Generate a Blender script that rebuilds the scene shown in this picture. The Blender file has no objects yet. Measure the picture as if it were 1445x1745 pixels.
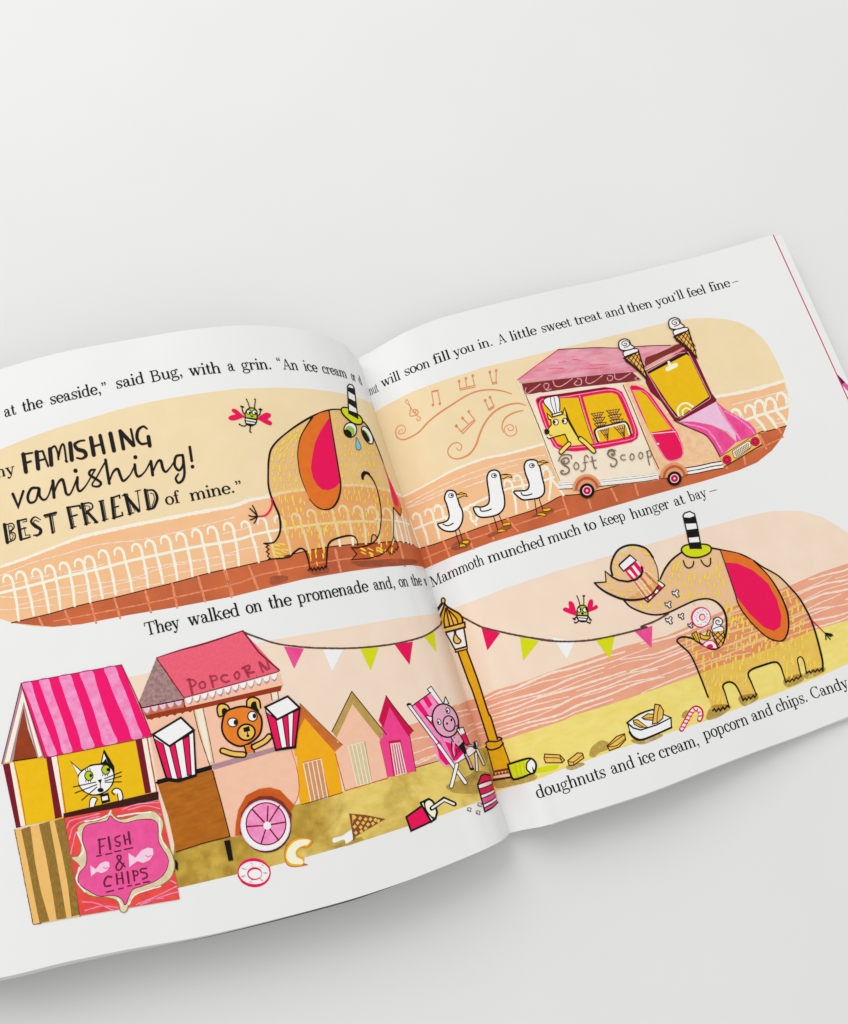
import bpy, math, random
import numpy as np
from mathutils import Vector, Matrix
from mathutils.geometry import tessellate_polygon
random.seed(7)
SC = bpy.context.scene
COL = SC.collection
WORLD = 0.69
EXPO = 0.0
AREAS = [('window_light', (-1.0, 2.4, 1.8), (0.0, 0.1, 0), 2.8, 2.0, 57.0, (0.995, 1.0, 0.99))]
TABC = ((.805, .807, .80), (.79, .792, .785))
# ------------------------------------------------------------------ camera
FPX, RX, RY, RZ = 1328.58, 0.294224, -0.143051, -0.306885
CAM = np.array([-0.0843829, 0.0692414, 0.409078])
CX, CY, PW = 722.5, 872.5, 1445.0
def _rot(rx, ry, rz):
    c, s = math.cos, math.sin
    X = np.array([[1,0,0],[0,c(rx),-s(rx)],[0,s(rx),c(rx)]])
    Y = np.array([[c(ry),0,s(ry)],[0,1,0],[-s(ry),0,c(ry)]])
    Z = np.array([[c(rz),-s(rz),0],[s(rz),c(rz),0],[0,0,1]])
    return Z @ Y @ X
RM = _rot(RX, RY, RZ)
cd = bpy.data.cameras.new('camera'); cam = bpy.data.objects.new('camera', cd); COL.objects.link(cam)
cd.sensor_fit = 'HORIZONTAL'; cd.sensor_width = 36.0; cd.lens = FPX/PW*36.0
cd.clip_start = 0.01; cd.clip_end = 50
M4 = Matrix([list(RM[i])+[CAM[i]] for i in range(3)]+[[0,0,0,1]])
cam.matrix_world = M4
SC.camera = cam
# ------------------------------------------------------------------ light
w = bpy.data.worlds.new('World'); SC.world = w; w.use_nodes = True
bg = w.node_tree.nodes['Background']; bg.inputs[0].default_value = (0.995, 0.998, 0.99, 1); bg.inputs[1].default_value = WORLD
def area(name, loc, target, sx, sy, power, col):
    l = bpy.data.lights.new(name, 'AREA'); l.shape = 'RECTANGLE'; l.size = sx; l.size_y = sy
    l.energy = power; l.color = col
    o = bpy.data.objects.new(name, l); COL.objects.link(o); o.location = loc
    d = Vector(target)-Vector(loc); o.rotation_euler = d.to_track_quat('-Z', 'Y').to_euler()
    return o
for a in AREAS: area(*a)
SC.view_settings.view_transform = 'Standard'; SC.view_settings.look = 'None'
SC.view_settings.exposure = EXPO; SC.view_settings.gamma = 1.0
SC.view_settings.use_curve_mapping = False
SC.render.engine = 'CYCLES'
SC.cycles.max_bounces = 8; SC.cycles.transparent_max_bounces = 16

# ------------------------------------------------------------------ page surface (metres, origin at the foot of the spine)
H = 0.27
XK = np.array([0,.006,.014,.026,.045,.075,.12,.17,.23,.30])
ZLT = np.array([0.00164455, 0.0149355, 0.0234953, 0.031763, 0.0375442, 0.0407302, 0.0342853, 0.0264139, 0.0149178, 0.0040])
ZLB = np.array([0.0022, 0.0125, 0.0180, 0.0202, 0.0222, 0.0236, 0.0230, 0.0222, 0.0205, 0.0040])
ZRT = np.array([0.00139956, 0.00274182, 0.00672727, 0.0124439, 0.0142672, 0.0139526, 0.0113711, 0.00526347, 0.00248542, 0.00939047])
ZRB = np.array([0.00205398, 0.00595714, 0.0138083, 0.0145538, 0.0156666, 0.0154574, 0.0103985, 0.00342243, 0.000880443, 0.000889944])
SH = [-0.10086, -0.26944, 0.00846639, 0.207583, 0.0451238, 0.139562, -0.012758, -0.0386967]
LEFT, RIGHT = -1, 1
def herm(xk, yk, x):
    dx = np.diff(xk); d = np.diff(yk)/dx
    m = np.zeros(len(xk)); m[1:-1] = (d[:-1]*dx[1:]+d[1:]*dx[:-1])/(dx[1:]+dx[:-1]); m[0] = d[0]; m[-1] = d[-1]
    i = np.clip(np.searchsorted(xk, x)-1, 0, len(xk)-2); h = dx[i]; t = (x-xk[i])/h
    return yk[i]*(2*t**3-3*t**2+1)+h*m[i]*(t**3-2*t**2+t)+yk[i+1]*(-2*t**3+3*t**2)+h*m[i+1]*(t**3-t**2)
def F(side, s, v):
    """page point at distance s from the spine and v up the page"""
    s = np.asarray(s, float); v = np.asarray(v, float)
    zt, zb = (ZLT, ZLB) if side < 0 else (ZRT, ZRB)
    t = v/H
    z = herm(XK, zt, s)*t + herm(XK, zb, s)*(1-t)
    a = SH[:4] if side < 0 else SH[4:]
    x = side*s; g = t-.5
    y = v + (a[0]+a[1]*g)*x + (a[2]+a[3]*g)*x*np.abs(x)/.2
    return np.stack([x+0*v, y, z], -1)
def normals(side, s, v):
    e = 2e-4
    a = F(side, np.clip(s+e, 0, .3), v)-F(side, np.clip(s-e, 0, .3), v)
    b = F(side, s, v+.001)-F(side, s, v-.001)
    n = np.cross(a, b)*side
    return n/np.linalg.norm(n, axis=-1, keepdims=True)
def proj(P):
    Q = (P-CAM) @ RM
    return np.stack([CX+FPX*Q[...,0]/-Q[...,2], CY-FPX*Q[...,1]/-Q[...,2]], -1)
_g = {}
for sd in (LEFT, RIGHT):
    ss, vv = np.meshgrid(np.concatenate([np.linspace(0,.03,13), np.linspace(.035,.30,40)]), np.linspace(-.02,H+.02,45), indexing='ij')
    _g[sd] = (ss.ravel(), vv.ravel(), proj(F(sd, ss, vv)).reshape(-1, 2))
def inv(side, px):
    """photograph pixels to page coordinates (where on the sheet the print lies)"""
    px = np.asarray(px, float).reshape(-1, 2)
    gs, gv, gp = _g[side]
    out = []
    for k in range(0, len(px), 400):
        p = px[k:k+400]
        j = np.argmin(((p[:,None,:]-gp[None])**2).sum(-1), 1)
        s = gs[j].copy(); v = gv[j].copy()
        for _ in range(9):
            q = proj(F(side, s, v)); e = 1e-5
            s2 = np.where(s > .29, s-e, s+e)
            Js = (proj(F(side, s2, v))-q)/(s2-s)[:,None]; Jv = (proj(F(side, s, v+e))-q)/e
            r = p-q
            det = Js[:,0]*Jv[:,1]-Js[:,1]*Jv[:,0]
            det = np.where(np.abs(det) < 1e-3, 1e-3, det)
            ds = (r[:,0]*Jv[:,1]-r[:,1]*Jv[:,0])/det; dv = (Js[:,0]*r[:,1]-Js[:,1]*r[:,0])/det
            s = np.clip(s+np.clip(ds,-.02,.02), 0.0, .2999); v = np.clip(v+np.clip(dv,-.02,.02), -.03, H+.03)
        out.append(np.stack([s, v], 1))
    return np.concatenate(out)
SCOL = np.concatenate([np.arange(0, .04, .0005), np.arange(.04, .3001, .0015)])
VROW = np.arange(-.03, .3201, .006)

# ------------------------------------------------------------------ materials
def lin(c):
    c = c/255.0
    return c/12.92 if c <= .04045 else ((c+.055)/1.055)**2.4
WREF = lin(219)
def ref(rgb, mul=1.0):
    """reflectance of a printed colour: what it measures against the white paper round it"""
    return tuple(min(.9, max(.004, lin(c)/WREF*.82*mul)) for c in rgb)+(1,)
MATS = {}
def ink(name, rgb, rgb2=None, scale=500, amount=.5, rough=.5, stretch=(1,1,1), detail=4, contrast=.25, tint=False, rot=0.0, spec=.12):
    m = bpy.data.materials.new(name); m.use_nodes = True; nt = m.node_tree; N = nt.nodes; L = nt.links
    b = N['Principled BSDF']; b.inputs['Roughness'].default_value = rough
    b.inputs['Specular IOR Level'].default_value = spec
    if rgb2 is None:
        rgb2 = tuple(max(0, c*.93) for c in rgb); 
    tc = N.new('ShaderNodeTexCoord'); mp = N.new('ShaderNodeMapping'); mp.inputs['Scale'].default_value = stretch
    mp.inputs['Rotation'].default_value = (0, 0, rot)
    L.new(tc.outputs['Object'], mp.inputs[0])
    no = N.new('ShaderNodeTexNoise'); no.inputs['Scale'].default_value = scale; no.inputs['Detail'].default_value = detail; no.inputs['Roughness'].default_value = .6
    L.new(mp.outputs[0], no.inputs['Vector'])
    cr = N.new('ShaderNodeValToRGB'); L.new(no.outputs['Fac'], cr.inputs[0])
    cr.color_ramp.elements[0].position = .5-contrast; cr.color_ramp.elements[1].position = .5+contrast
    cr.color_ramp.elements[0].color = ref(rgb); cr.color_ramp.elements[1].color = ref(rgb2)
    if tint:
        t = N.new('ShaderNodeBsdfTransparent'); L.new(cr.outputs[0], t.inputs[0])
        for e, c in zip(cr.color_ramp.elements, (rgb, rgb2)): e.color = tuple((x/255.0)**1.1 for x in c)+(1,)
        L.new(t.outputs[0], N['Material Output'].inputs['Surface'])
    else:
        L.new(cr.outputs[0], b.inputs['Base Color'])
    # the sheet is never quite flat: faint ripples and a fine tooth
    rp = N.new('ShaderNodeTexNoise'); rp.inputs['Scale'].default_value = 17; rp.inputs['Detail'].default_value = 2
    L.new(tc.outputs['Object'], rp.inputs['Vector'])
    b1 = N.new('ShaderNodeBump'); b1.inputs['Strength'].default_value = .5; b1.inputs['Distance'].default_value = .0011
    L.new(rp.outputs['Fac'], b1.inputs['Height'])
    tf = N.new('ShaderNodeTexNoise'); tf.inputs['Scale'].default_value = 1600; tf.inputs['Detail'].default_value = 2
    L.new(tc.outputs['Object'], tf.inputs['Vector'])
    b2 = N.new('ShaderNodeBump'); b2.inputs['Strength'].default_value = .10; b2.inputs['Distance'].default_value = .0002
    L.new(tf.outputs['Fac'], b2.inputs['Height']); L.new(b1.outputs[0], b2.inputs['Normal']); L.new(b2.outputs[0], b.inputs['Normal'])
    MATS[name] = m
    return m
def wash(name):
    m = ink(name, (226,203,118), (208,180,84), scale=120, contrast=.3, detail=8, stretch=(1,2.2,1), rot=.3)
    nt = m.node_tree; N = nt.nodes; L = nt.links
    cr = [n for n in N if n.type == 'VALTORGB'][0]; b = N['Principled BSDF']; tc = [n for n in N if n.type == 'TEX_COORD'][0]
    big = N.new('ShaderNodeTexNoise'); big.inputs['Scale'].default_value = 30; big.inputs['Detail'].default_value = 7; big.inputs['Roughness'].default_value = .62; big.inputs['Distortion'].default_value = .5
    L.new(tc.outputs['Object'], big.inputs['Vector'])
    sx = N.new('ShaderNodeSeparateXYZ'); L.new(tc.outputs['Object'], sx.inputs[0])
    mr = N.new('ShaderNodeMapRange'); mr.inputs['From Min'].default_value = -.17; mr.inputs['From Max'].default_value = -.01; mr.inputs['To Min'].default_value = .16; mr.inputs['To Max'].default_value = -.10
    L.new(sx.outputs['X'], mr.inputs['Value'])
    ad = N.new('ShaderNodeMath'); ad.operation = 'ADD'; L.new(big.outputs['Fac'], ad.inputs[0]); L.new(mr.outputs[0], ad.inputs[1])
    r2 = N.new('ShaderNodeValToRGB'); L.new(ad.outputs[0], r2.inputs[0])
    e = r2.color_ramp.elements; e[0].position = .42; e[0].color = (0,0,0,1); e[1].position = .62; e[1].color = (1,1,1,1)
    fine = N.new('ShaderNodeTexNoise'); fine.inputs['Scale'].default_value = 160; fine.inputs['Detail'].default_value = 6
    L.new(tc.outputs['Object'], fine.inputs['Vector'])
    r3 = N.new('ShaderNodeValToRGB'); L.new(fine.outputs['Fac'], r3.inputs[0])
    e = r3.color_ramp.elements; e[0].position = .3; e[0].color = ref((192,160,66)); e[1].position = .7; e[1].color = ref((152,118,40))
    mx = N.new('ShaderNodeMixRGB'); L.new(r2.outputs[0], mx.inputs[0]); L.new(cr.outputs[0], mx.inputs[1]); L.new(r3.outputs[0], mx.inputs[2])
    L.new(mx.outputs[0], b.inputs['Base Color'])
    return m
def soft(name, rgb):
    # brushed patch that fades out unevenly
    m = ink(name, rgb, tuple(c*.86 for c in rgb), scale=160, contrast=.2, detail=6)
    nt = m.node_tree; N = nt.nodes; L = nt.links
    tc = [n for n in N if n.type == 'TEX_COORD'][0]
    no = N.new('ShaderNodeTexNoise'); no.inputs['Scale'].default_value = 210; no.inputs['Detail'].default_value = 8; no.inputs['Roughness'].default_value = .7
    L.new(tc.outputs['Object'], no.inputs['Vector'])
    r = N.new('ShaderNodeValToRGB'); L.new(no.outputs['Fac'], r.inputs[0])
    e = r.color_ramp.elements; e[0].position = .36; e[0].color = (.25,.25,.25,1); e[1].position = .6; e[1].color = (1,1,1,1)
    L.new(r.outputs[0], N['Principled BSDF'].inputs['Alpha'])
    return m
ink('paper', (222,222,221), (220,220,220), scale=40, rough=.42, spec=.25)
ink('edge_red', (196,62,92))
ink('cover_shade_tone', (118,106,110))  # cover darkened to paint the thin shadow line below the left page
ink('black', (14,10,10), (20,15,14))
ink('text_black', (10,9,10), (14,13,14))
ink('darkbrown', (46,16,10), (62,24,16), scale=900)
ink('twine', (72,44,38), (104,78,66), scale=1500, contrast=.12)
ink('white', (228,228,228), (224,224,224))
ink('sky_tan', (227,206,168), (222,200,160), scale=60)
ink('boards', (232,184,140), (226,174,128), scale=60)
ink('boardwalk', (204,106,60), (164,80,52), scale=38, contrast=.3, detail=6)
ink('walk_line', (222,140,104), (208,122,84), scale=900, contrast=.12)
ink('rail', (242,230,214), (238,222,200), scale=900, contrast=.15)
ink('chalk', (240,232,218), (232,216,194), scale=1400, contrast=.12)
ink('sky_pink', (231,208,188), (226,202,182), scale=60)
ink('sea', (224,160,132), (216,148,120), scale=80)
ink('seachalk', (242,218,204), (234,194,174), scale=1600, contrast=.12)
ink('sand', (238,216,130), (222,196,98), scale=120, contrast=.3, detail=8, stretch=(1,2.2,1), rot=.3)
wash('sand_wash')
soft('sand_shade', (190,158,76))
soft('walk_shade', (164,86,58))
ink('music', (214,138,92), (206,126,78), scale=900)
ink('tint_tan', (251,231,202), (243,216,180), scale=70, tint=True)
ink('tint_shadow', (190,170,150), (212,190,168), scale=120, tint=True)
ink('hair', (234,204,72), (226,188,74), scale=900, contrast=.2)
ink('ear_orange', (216,112,36), (206,102,30), scale=300)
ink('crimson', (222,0,84), (214,0,78))
ink('red', (200,20,52), (190,14,46))
ink('magenta', (228,0,104), (222,0,98))
ink('pink', (230,84,150), (216,56,124), scale=90, contrast=.2, detail=7, stretch=(3,1,1), rot=.5)
ink('pinkpale', (234,150,192), (224,120,172), scale=300, contrast=.15)
ink('roofpink', (226,96,116), (216,84,104), scale=900, contrast=.2)
ink('rose', (222,160,172), (206,122,142), scale=75, contrast=.16, detail=8, stretch=(1,4,1), rot=-.1)
ink('lilac', (226,184,210), (220,176,204), scale=300)
ink('pigpink', (218,160,182), (212,152,176))
ink('lime', (202,208,6), (196,202,4))
ink('limegreen', (178,190,30), (170,184,26))
ink('eyegreen', (150,190,80), (130,176,60), scale=900)
ink('tear', (122,190,222), (110,180,214))
ink('cream', (238,220,200), (230,208,186), scale=90, contrast=.25)
ink('vanside', (234,196,158), (222,172,130), scale=260, contrast=.2, detail=8)
ink('maroon', (112,36,40), (128,46,46), scale=300)
ink('winecolour', (110,14,38), (120,20,44))
ink('brownroof', (124,48,36), (112,40,30), scale=300)
ink('yellow', (224,180,6), (218,172,4), scale=300)
ink('dogyellow', (236,212,104), (228,200,84), scale=300)
ink('mustard', (222,168,14), (206,148,12), scale=200, contrast=.3)
ink('gold', (226,186,90), (216,170,70), scale=400)
ink('cone', (228,176,86), (216,160,66), scale=500)
ink('conebrown', (128,74,44), (116,64,38), scale=700)
ink('archbrown', (190,92,50), (174,78,42), scale=300)
ink('archtan', (216,150,108), (206,138,96), scale=300)
ink('ochrelight', (226,182,108), (220,172,96), scale=300)
ink('ochre', (150,116,52), (124,94,38), scale=500, stretch=(3,1,1), contrast=.16)
ink('cartbrown', (182,106,26), (146,80,16), scale=150, contrast=.26, detail=9, stretch=(1,3.5,1), rot=-.2)
ink('cartpink', (236,186,160), (230,178,152), scale=300)
ink('mauve', (170,134,144), (160,124,134))
ink('rooftaupe', (168,134,132), (136,104,102), scale=700, contrast=.14)
ink('scallop', (150,52,22), (140,46,18))
ink('rust', (202,92,30), (176,70,18), scale=110, contrast=.22, detail=7)
ink('hutorange', (232,166,22), (226,156,14), scale=300)
ink('hutbrown', (204,118,56), (176,90,36), scale=90, contrast=.22, detail=7, stretch=(1,3,1))
ink('hutkhaki', (184,152,84), (166,134,66), scale=300, contrast=.2)
ink('hutdoor', (206,146,100), (192,130,84), scale=500)
ink('doorgrey', (206,192,150), (196,180,136), scale=500)
ink('doormauve', (196,100,140), (184,84,126), scale=500)
ink('hutpink', (228,66,138), (222,58,128), scale=300)
ink('hutred', (196,10,70), (186,6,62))
ink('bear', (222,124,40), (212,112,30), scale=300)
ink('sign_red', (226,80,66), (208,60,60), scale=220, contrast=.2)
ink('sign_pink', (226,88,150), (214,72,136), scale=260, contrast=.25)
ink('sign_frame', (216,206,172), (196,182,140), scale=220, contrast=.22)
ink('sign_text', (94,24,52), (108,34,62))
ink('fish', (240,196,214), (236,188,208))
ink('script', (110,90,72), (128,108,88), scale=700)
ink('stallbrown', (150,62,26), (128,50,20), scale=160, contrast=.3)
ink('stallwine', (116,18,38), (108,14,34))
ink('popletter', (150,42,62), (164,56,74), scale=900)
ink('straw', (240,234,206), (236,228,196))
ink('purple', (96,10,78), (84,6,68))
ink('berry', (206,96,144), (198,86,136))
ink('hair_pale', (232,200,120), (224,186,104), scale=900, contrast=.2)


# ------------------------------------------------------------------ print engine
STEP = 4e-6
def clip_half(poly, ax, c, keep_less):
    out = []; n = len(poly)
    for i in range(n):
        a = poly[i]; b = poly[(i+1) % n]
        da = a[ax]-c; db = b[ax]-c
        if keep_less: da = -da; db = -db
        if da >= 0: out.append(a)
        if (da > 0 and db < 0) or (da < 0 and db > 0):
            t = da/(da-db)
            q = [a[0]+(b[0]-a[0])*t, a[1]+(b[1]-a[1])*t]; q[ax] = c
            out.append(tuple(q))
    return out
def slices(poly, ax, grid):
    lo = min(p[ax] for p in poly); hi = max(p[ax] for p in poly)
    i0 = int(np.searchsorted(grid, lo+1e-9)); i1 = int(np.searchsorted(grid, hi-1e-9))
    res = []; cur = poly
    for i in range(i0, i1):
        c = float(grid[i])
        a = clip_half(cur, ax, c, True); cur = clip_half(cur, ax, c, False)
        if len(a) > 2: res.append(a)
        if len(cur) < 3: break
    if len(cur) > 2: res.append(cur)
    return res
def catmull(P, closed=False, n=6):
    P = [np.array(p, float) for p in P]
    if len(P) < 3: return P
    out = []; m = len(P)
    rng = range(m) if closed else range(m-1)
    for i in rng:
        p1 = P[i]; p2 = P[(i+1) % m]
        p0 = P[(i-1) % m] if (closed or i > 0) else 2*p1-p2
        p3 = P[(i+2) % m] if (closed or i+2 < m) else 2*p2-p1
        for k in range(n):
            t = k/n
            out.append(.5*((2*p1)+(-p0+p2)*t+(2*p0-5*p1+4*p2-p3)*t*t+(-p0+3*p1-3*p2+p3)*t**3))
    if not closed: out.append(P[-1])
    return out
def densify(P, step=9.0, closed=True):
    out = []; m = len(P)
    for i in range(m if closed else m-1):
        a = np.array(P[i][:2]); b = np.array(P[(i+1) % m][:2])
        k = max(1, int(np.linalg.norm(b-a)/step))
        for j in range(k): out.append(a+(b-a)*j/k)
    if not closed: out.append(np.array(P[-1][:2]))
    return out
class Print:
    """one printed picture: flat ink lying on one page, one mesh with its own inks"""
    def __init__(self, side, name, R=None, base=2, label=None):
        self.side = side; self.name = name; self.R = R; self.k = base; self.label = label
        self.svpolys = []; self.lift = 0.0; self.items = []          # (material, [polys in px], holes flag)
    def px(self, p, R):
        R = R or self.R
        if R is None or len(p) == 3: return np.array(p[:2], float)
        return np.array([R[0]+p[0]*R[2], R[1]+p[1]*R[2]])
    def fill(self, mat, pts, smooth=False, holes=(), R=None, hsmooth=True):
        P = [self.px(p, R) for p in pts]
        if smooth: P = catmull(P, True, 6)
        hs = []
        for h in holes:
            q = [self.px(p, R) for p in h]
            if hsmooth: q = catmull(q, True, 6)
            hs.append(densify(q))
        self.items.append((mat, 'fill', [densify(P)]+hs, self.k)); self.k += 1
        return P
    def disc(self, mat, c, rx, ry=None, rot=0, R=None, n=28):
        R = R or self.R; ry = ry or rx; a = math.radians(rot)
        pts = []
        for i in range(n):
            t = 2*math.pi*i/n; x = rx*math.cos(t); y = ry*math.sin(t)
            pts.append((c[0]+x*math.cos(a)-y*math.sin(a), c[1]+x*math.sin(a)+y*math.cos(a)))
        self.fill(mat, pts, R=R)
    def ring(self, mat, c, rx, ry, w, rot=0, R=None):
        a = math.radians(rot); pts = []
        for i in range(24):
            t = 2*math.pi*i/24; x = rx*math.cos(t); y = ry*math.sin(t)
            pts.append((c[0]+x*math.cos(a)-y*math.sin(a), c[1]+x*math.sin(a)+y*math.cos(a)))
        self.line(mat, pts, w, smooth=False, closed=True, R=R)
    def _stroke(self, P, W, closed, cap):
        P = [np.array(p[:2]) for p in P]
        Q = [P[0]]; V = [W[0]]
        for p, ww in zip(P[1:], W[1:]):
            if np.linalg.norm(p-Q[-1]) > .12: Q.append(p); V.append(ww)
        P, W = Q, V
        if closed and len(P) > 2 and np.linalg.norm(P[0]-P[-1]) < .12: P.pop(); W.pop()
        n = len(P)
        if n < 2: return []
        L = []; Rr = []
        for i in range(n):
            a = P[i-1] if (i > 0 or closed) else None
            b = P[(i+1) % n] if (i < n-1 or closed) else None
            d1 = (P[i]-a) if a is not None else (b-P[i]); d2 = (b-P[i]) if b is not None else d1
            d1 = d1/(np.linalg.norm(d1)+1e-9); d2 = d2/(np.linalg.norm(d2)+1e-9)
            n1 = np.array([-d1[1], d1[0]]); n2 = np.array([-d2[1], d2[0]])
            m = n1+n2; q = np.linalg.norm(m)
            m = n1 if q < .35 else m/q
            c = max(.55, float(m @ n1))
            L.append(P[i]+m*W[i]/2/c); Rr.append(P[i]-m*W[i]/2/c)
        out = []
        for i in range(n if closed else n-1):
            j = (i+1) % n
            out.append([L[i], L[j], Rr[j], Rr[i]])
        if not closed and cap:
            for i, s in ((0, -1), (n-1, 1)):
                d = (P[1]-P[0]) if i == 0 else (P[-1]-P[-2]); d = d/(np.linalg.norm(d)+1e-9)*s
                c = (L[i]+Rr[i])/2; u = L[i]-c; r = np.linalg.norm(u)
                if r < .25: continue
                out.append([L[i]]+[c+u*math.cos(t)+d*r*math.sin(t) for t in (.5, 1.05, 1.57, 2.1, 2.65)]+[Rr[i]])
        return out
    def line(self, mat, pts, w=3, smooth=True, closed=False, R=None, cap=True, rough=0, keep=False, n=6):
        P = [self.px(p, R) for p in pts]
        if not isinstance(w, (list, tuple)): w = [w]*len(P)
        if mat in ('black', 'darkbrown'): w = [x*1.12 for x in w]
        if rough:
            pass
        PW_ = [np.array([p[0], p[1], ww]) for p, ww in zip(P, w)]
        if smooth and len(P) > 2: PW_ = catmull(PW_, closed, n)
        if rough:
            PW_ = chalk(PW_, rough)
        polys = self._stroke([p[:2] for p in PW_], [max(.3, p[2]) for p in PW_], closed, cap)
        self.items.append((mat, 'quads', polys, self.k))
        if not keep: self.k += 1
    def polys(self, mat, polys):
        self.items.append((mat, 'quads', polys, self.k)); self.k += 1
    def build(self, parent):
        verts = []; faces = []; mi = []; sv = []
        mats = []
        allpx = []; 
        for mat, kind, pl, k in self.items:
            for p in pl: allpx += [tuple(q) for q in p]
        SVs = inv(self.side, allpx) if allpx else []; off = 0
        S = []; V = []; K = []
        work = [(m, kd, pl, k, None) for m, kd, pl, k in self.items]+[(m, 'quads', [o], self.k, 1) for m, o in self.svpolys]
        for mat, kind, pl, k, isv in work:
            if mat not in mats: mats.append(mat)
            m = mats.index(mat)
            loops = []
            for p in pl:
                if isv: loops.append([(min(max(x, 0), .2995), y) for x, y in p]); continue
                loops.append([tuple(x) for x in SVs[off:off+len(p)]]); off += len(p)
            if kind == 'fill':
                vs = [[Vector((a*1000, b*1000, 0)) for a, b in l] for l in loops]
                flat = [q for l in loops for q in l]
                tri = tessellate_polygon(vs)
                conv = [[flat[i] for i in t] for t in tri]
            else:
                conv = loops
            for c in conv:
                for a in slices(c, 0, SCOL):
                    for q in slices(a, 1, VROW):
                        # drop slivers, keep one winding
                        ar = 0
                        for i in range(len(q)): 
                            x0, y0 = q[i]; x1, y1 = q[(i+1) % len(q)]; ar += x0*y1-x1*y0
                        if abs(ar) < 2e-11: continue
                        if ar*self.side < 0: q = q[::-1]
                        i0 = len(S)
                        for x, y in q: S.append(x); V.append(y); K.append(k)
                        faces.append(tuple(range(i0, i0+len(q)))); mi.append(m)
        S = np.array(S); V = np.array(V); K = np.array(K, float)
        nn = normals(self.side, S, V)
        P = F(self.side, S, V)+nn*(K*STEP+1.2e-5+self.lift)[:,None]
        me = bpy.data.meshes.new(self.name); me.from_pydata(P.tolist(), [], faces)
        for m in mats: me.materials.append(MATS[m])
        me.polygons.foreach_set('material_index', mi)
        me.polygons.foreach_set('use_smooth', [True]*len(faces))
        me.update()
        me.normals_split_custom_set_from_vertices([tuple(x) for x in nn])
        o = bpy.data.objects.new(self.name, me); COL.objects.link(o); o.parent = parent
        if self.label: o['label'] = self.label
        return o
def chalk(P, amt):
    """breaks a smooth stroke into the uneven width and wobble of chalk"""
    out = []
    for i in range(len(P)-1):
        a, b = P[i], P[i+1]; k = max(1, int(np.linalg.norm(b[:2]-a[:2])/3))
        for j in range(k):
            q = a+(b-a)*j/k
            out.append(np.array([q[0]+random.uniform(-.4,.4)*amt, q[1]+random.uniform(-.4,.4)*amt, q[2]*random.uniform(1-.45*amt, 1+.25*amt)]))
    out.append(P[-1])
    return out
# ------------------------------------------------------------------ serif lettering (strokes in em units)
XH = .47; CH = .70; AS = .735; DE = -.20; ST = .110; TH = .050
def ell(cx, cy, rx, ry, a0, a1, wmax=ST*1.05, wmin=TH, n=18):
    out = []
    for i in range(n+1):
        t = math.radians(a0+(a1-a0)*i/n)
        out.append((cx+rx*math.cos(t), cy+ry*math.sin(t), wmin+(wmax-wmin)*abs(math.cos(t))**1.4))
    return out
def vst(x, y0, y1, w=ST): return [(x, y0, w), (x, y1, w)]
def srf(x0, x1, y, w=.036): return [(x0, y, w), (x1, y, w)]
def dot(x, y, r=.06): return ('dot', x, y, r)
def low_n(x, h=XH):     # arch from stem x
    return [('sm', [(x+.02, h-.16, .03), (x+.09, h-.045, .045), (x+.18, h-.018, .06), (x+.255, h-.07, .085), (x+.275, h-.17, ST), (x+.275, .0, ST)]), srf(x+.185, x+.365, .018)]
G = {}
G['l'] = (.30, [vst(.15, 0, AS), srf(.04, .26, .018), srf(.05, .15, AS-.018)])
G['i'] = (.30, [vst(.15, 0, XH), srf(.04, .26, .018), srf(.04, .15, XH-.018), dot(.15, .66, .062)])
G['h'] = (.60, [vst(.14, 0, AS), srf(.04, .24, .018), srf(.04, .14, AS-.018)]+low_n(.16))
G['n'] = (.60, [vst(.14, 0, XH), srf(.04, .24, .018), srf(.04, .14, XH-.018)]+low_n(.16))
G['m'] = (.88, [vst(.14, 0, XH), srf(.04, .24, .018), srf(.04, .14, XH-.018)]+low_n(.16)+low_n(.44))
G['u'] = (.60, [('sm', [(.14, XH, ST), (.14, .17, ST), (.165, .07, .085), (.24, .02, .06), (.33, .05, .045), (.42, .14, .03)]), vst(.45, 0, XH), srf(.04, .14, XH-.018), srf(.35, .45, XH-.018), srf(.45, .54, .018)])
G['r'] = (.46, [vst(.14, 0, XH), srf(.04, .25, .018), srf(.04, .14, XH-.018), ('sm', [(.16, XH-.18, .03), (.22, XH-.06, .045), (.31, XH-.02, .05), (.375, XH-.05, .05)]), dot(.375, XH-.085, .058)])
G['o'] = (.53, [('cl', ell(.265, XH/2, .185, XH/2-.008, 0, 360))])
G['c'] = (.48, [('sm', ell(.26, XH/2, .18, XH/2-.008, 48, 320)), dot(.38, XH-.13, .058)])
G['e'] = (.49, [('sm', ell(.255, XH/2, .175, XH/2-.008, 0, 325)), srf(.09, .45, XH/2+.012, .034)])
G['a'] = (.54, [('sm', [(.10, XH-.11, .045), (.15, XH-.03, .045), (.24, XH-.012, .05), (.325, XH-.06, .085), (.345, XH-.15, ST), (.345, .10, ST), (.375, .03, .06), (.44, .02, .04), (.50, .07, .03)]), dot(.115, XH-.12, .055), ('sm', [(.33, XH*.60, .03), (.22, XH*.55, .045), (.12, XH*.40, .08), (.105, XH*.22, .09), (.15, .03, .06), (.23, .025, .045), (.33, .11, .03)])])
G['d'] = (.60, [vst(.43, 0, AS), srf(.33, .43, AS-.018), srf(.43, .53, .018), ('sm', [(.41, XH-.12, .03), (.33, XH-.02, .04), (.24, XH-.012, .045), (.13, XH-.08, .08), (.105, XH/2, ST), (.13, .08, .08), (.24, .012, .045), (.33, .02, .04), (.41, .12, .03)])])
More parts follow.
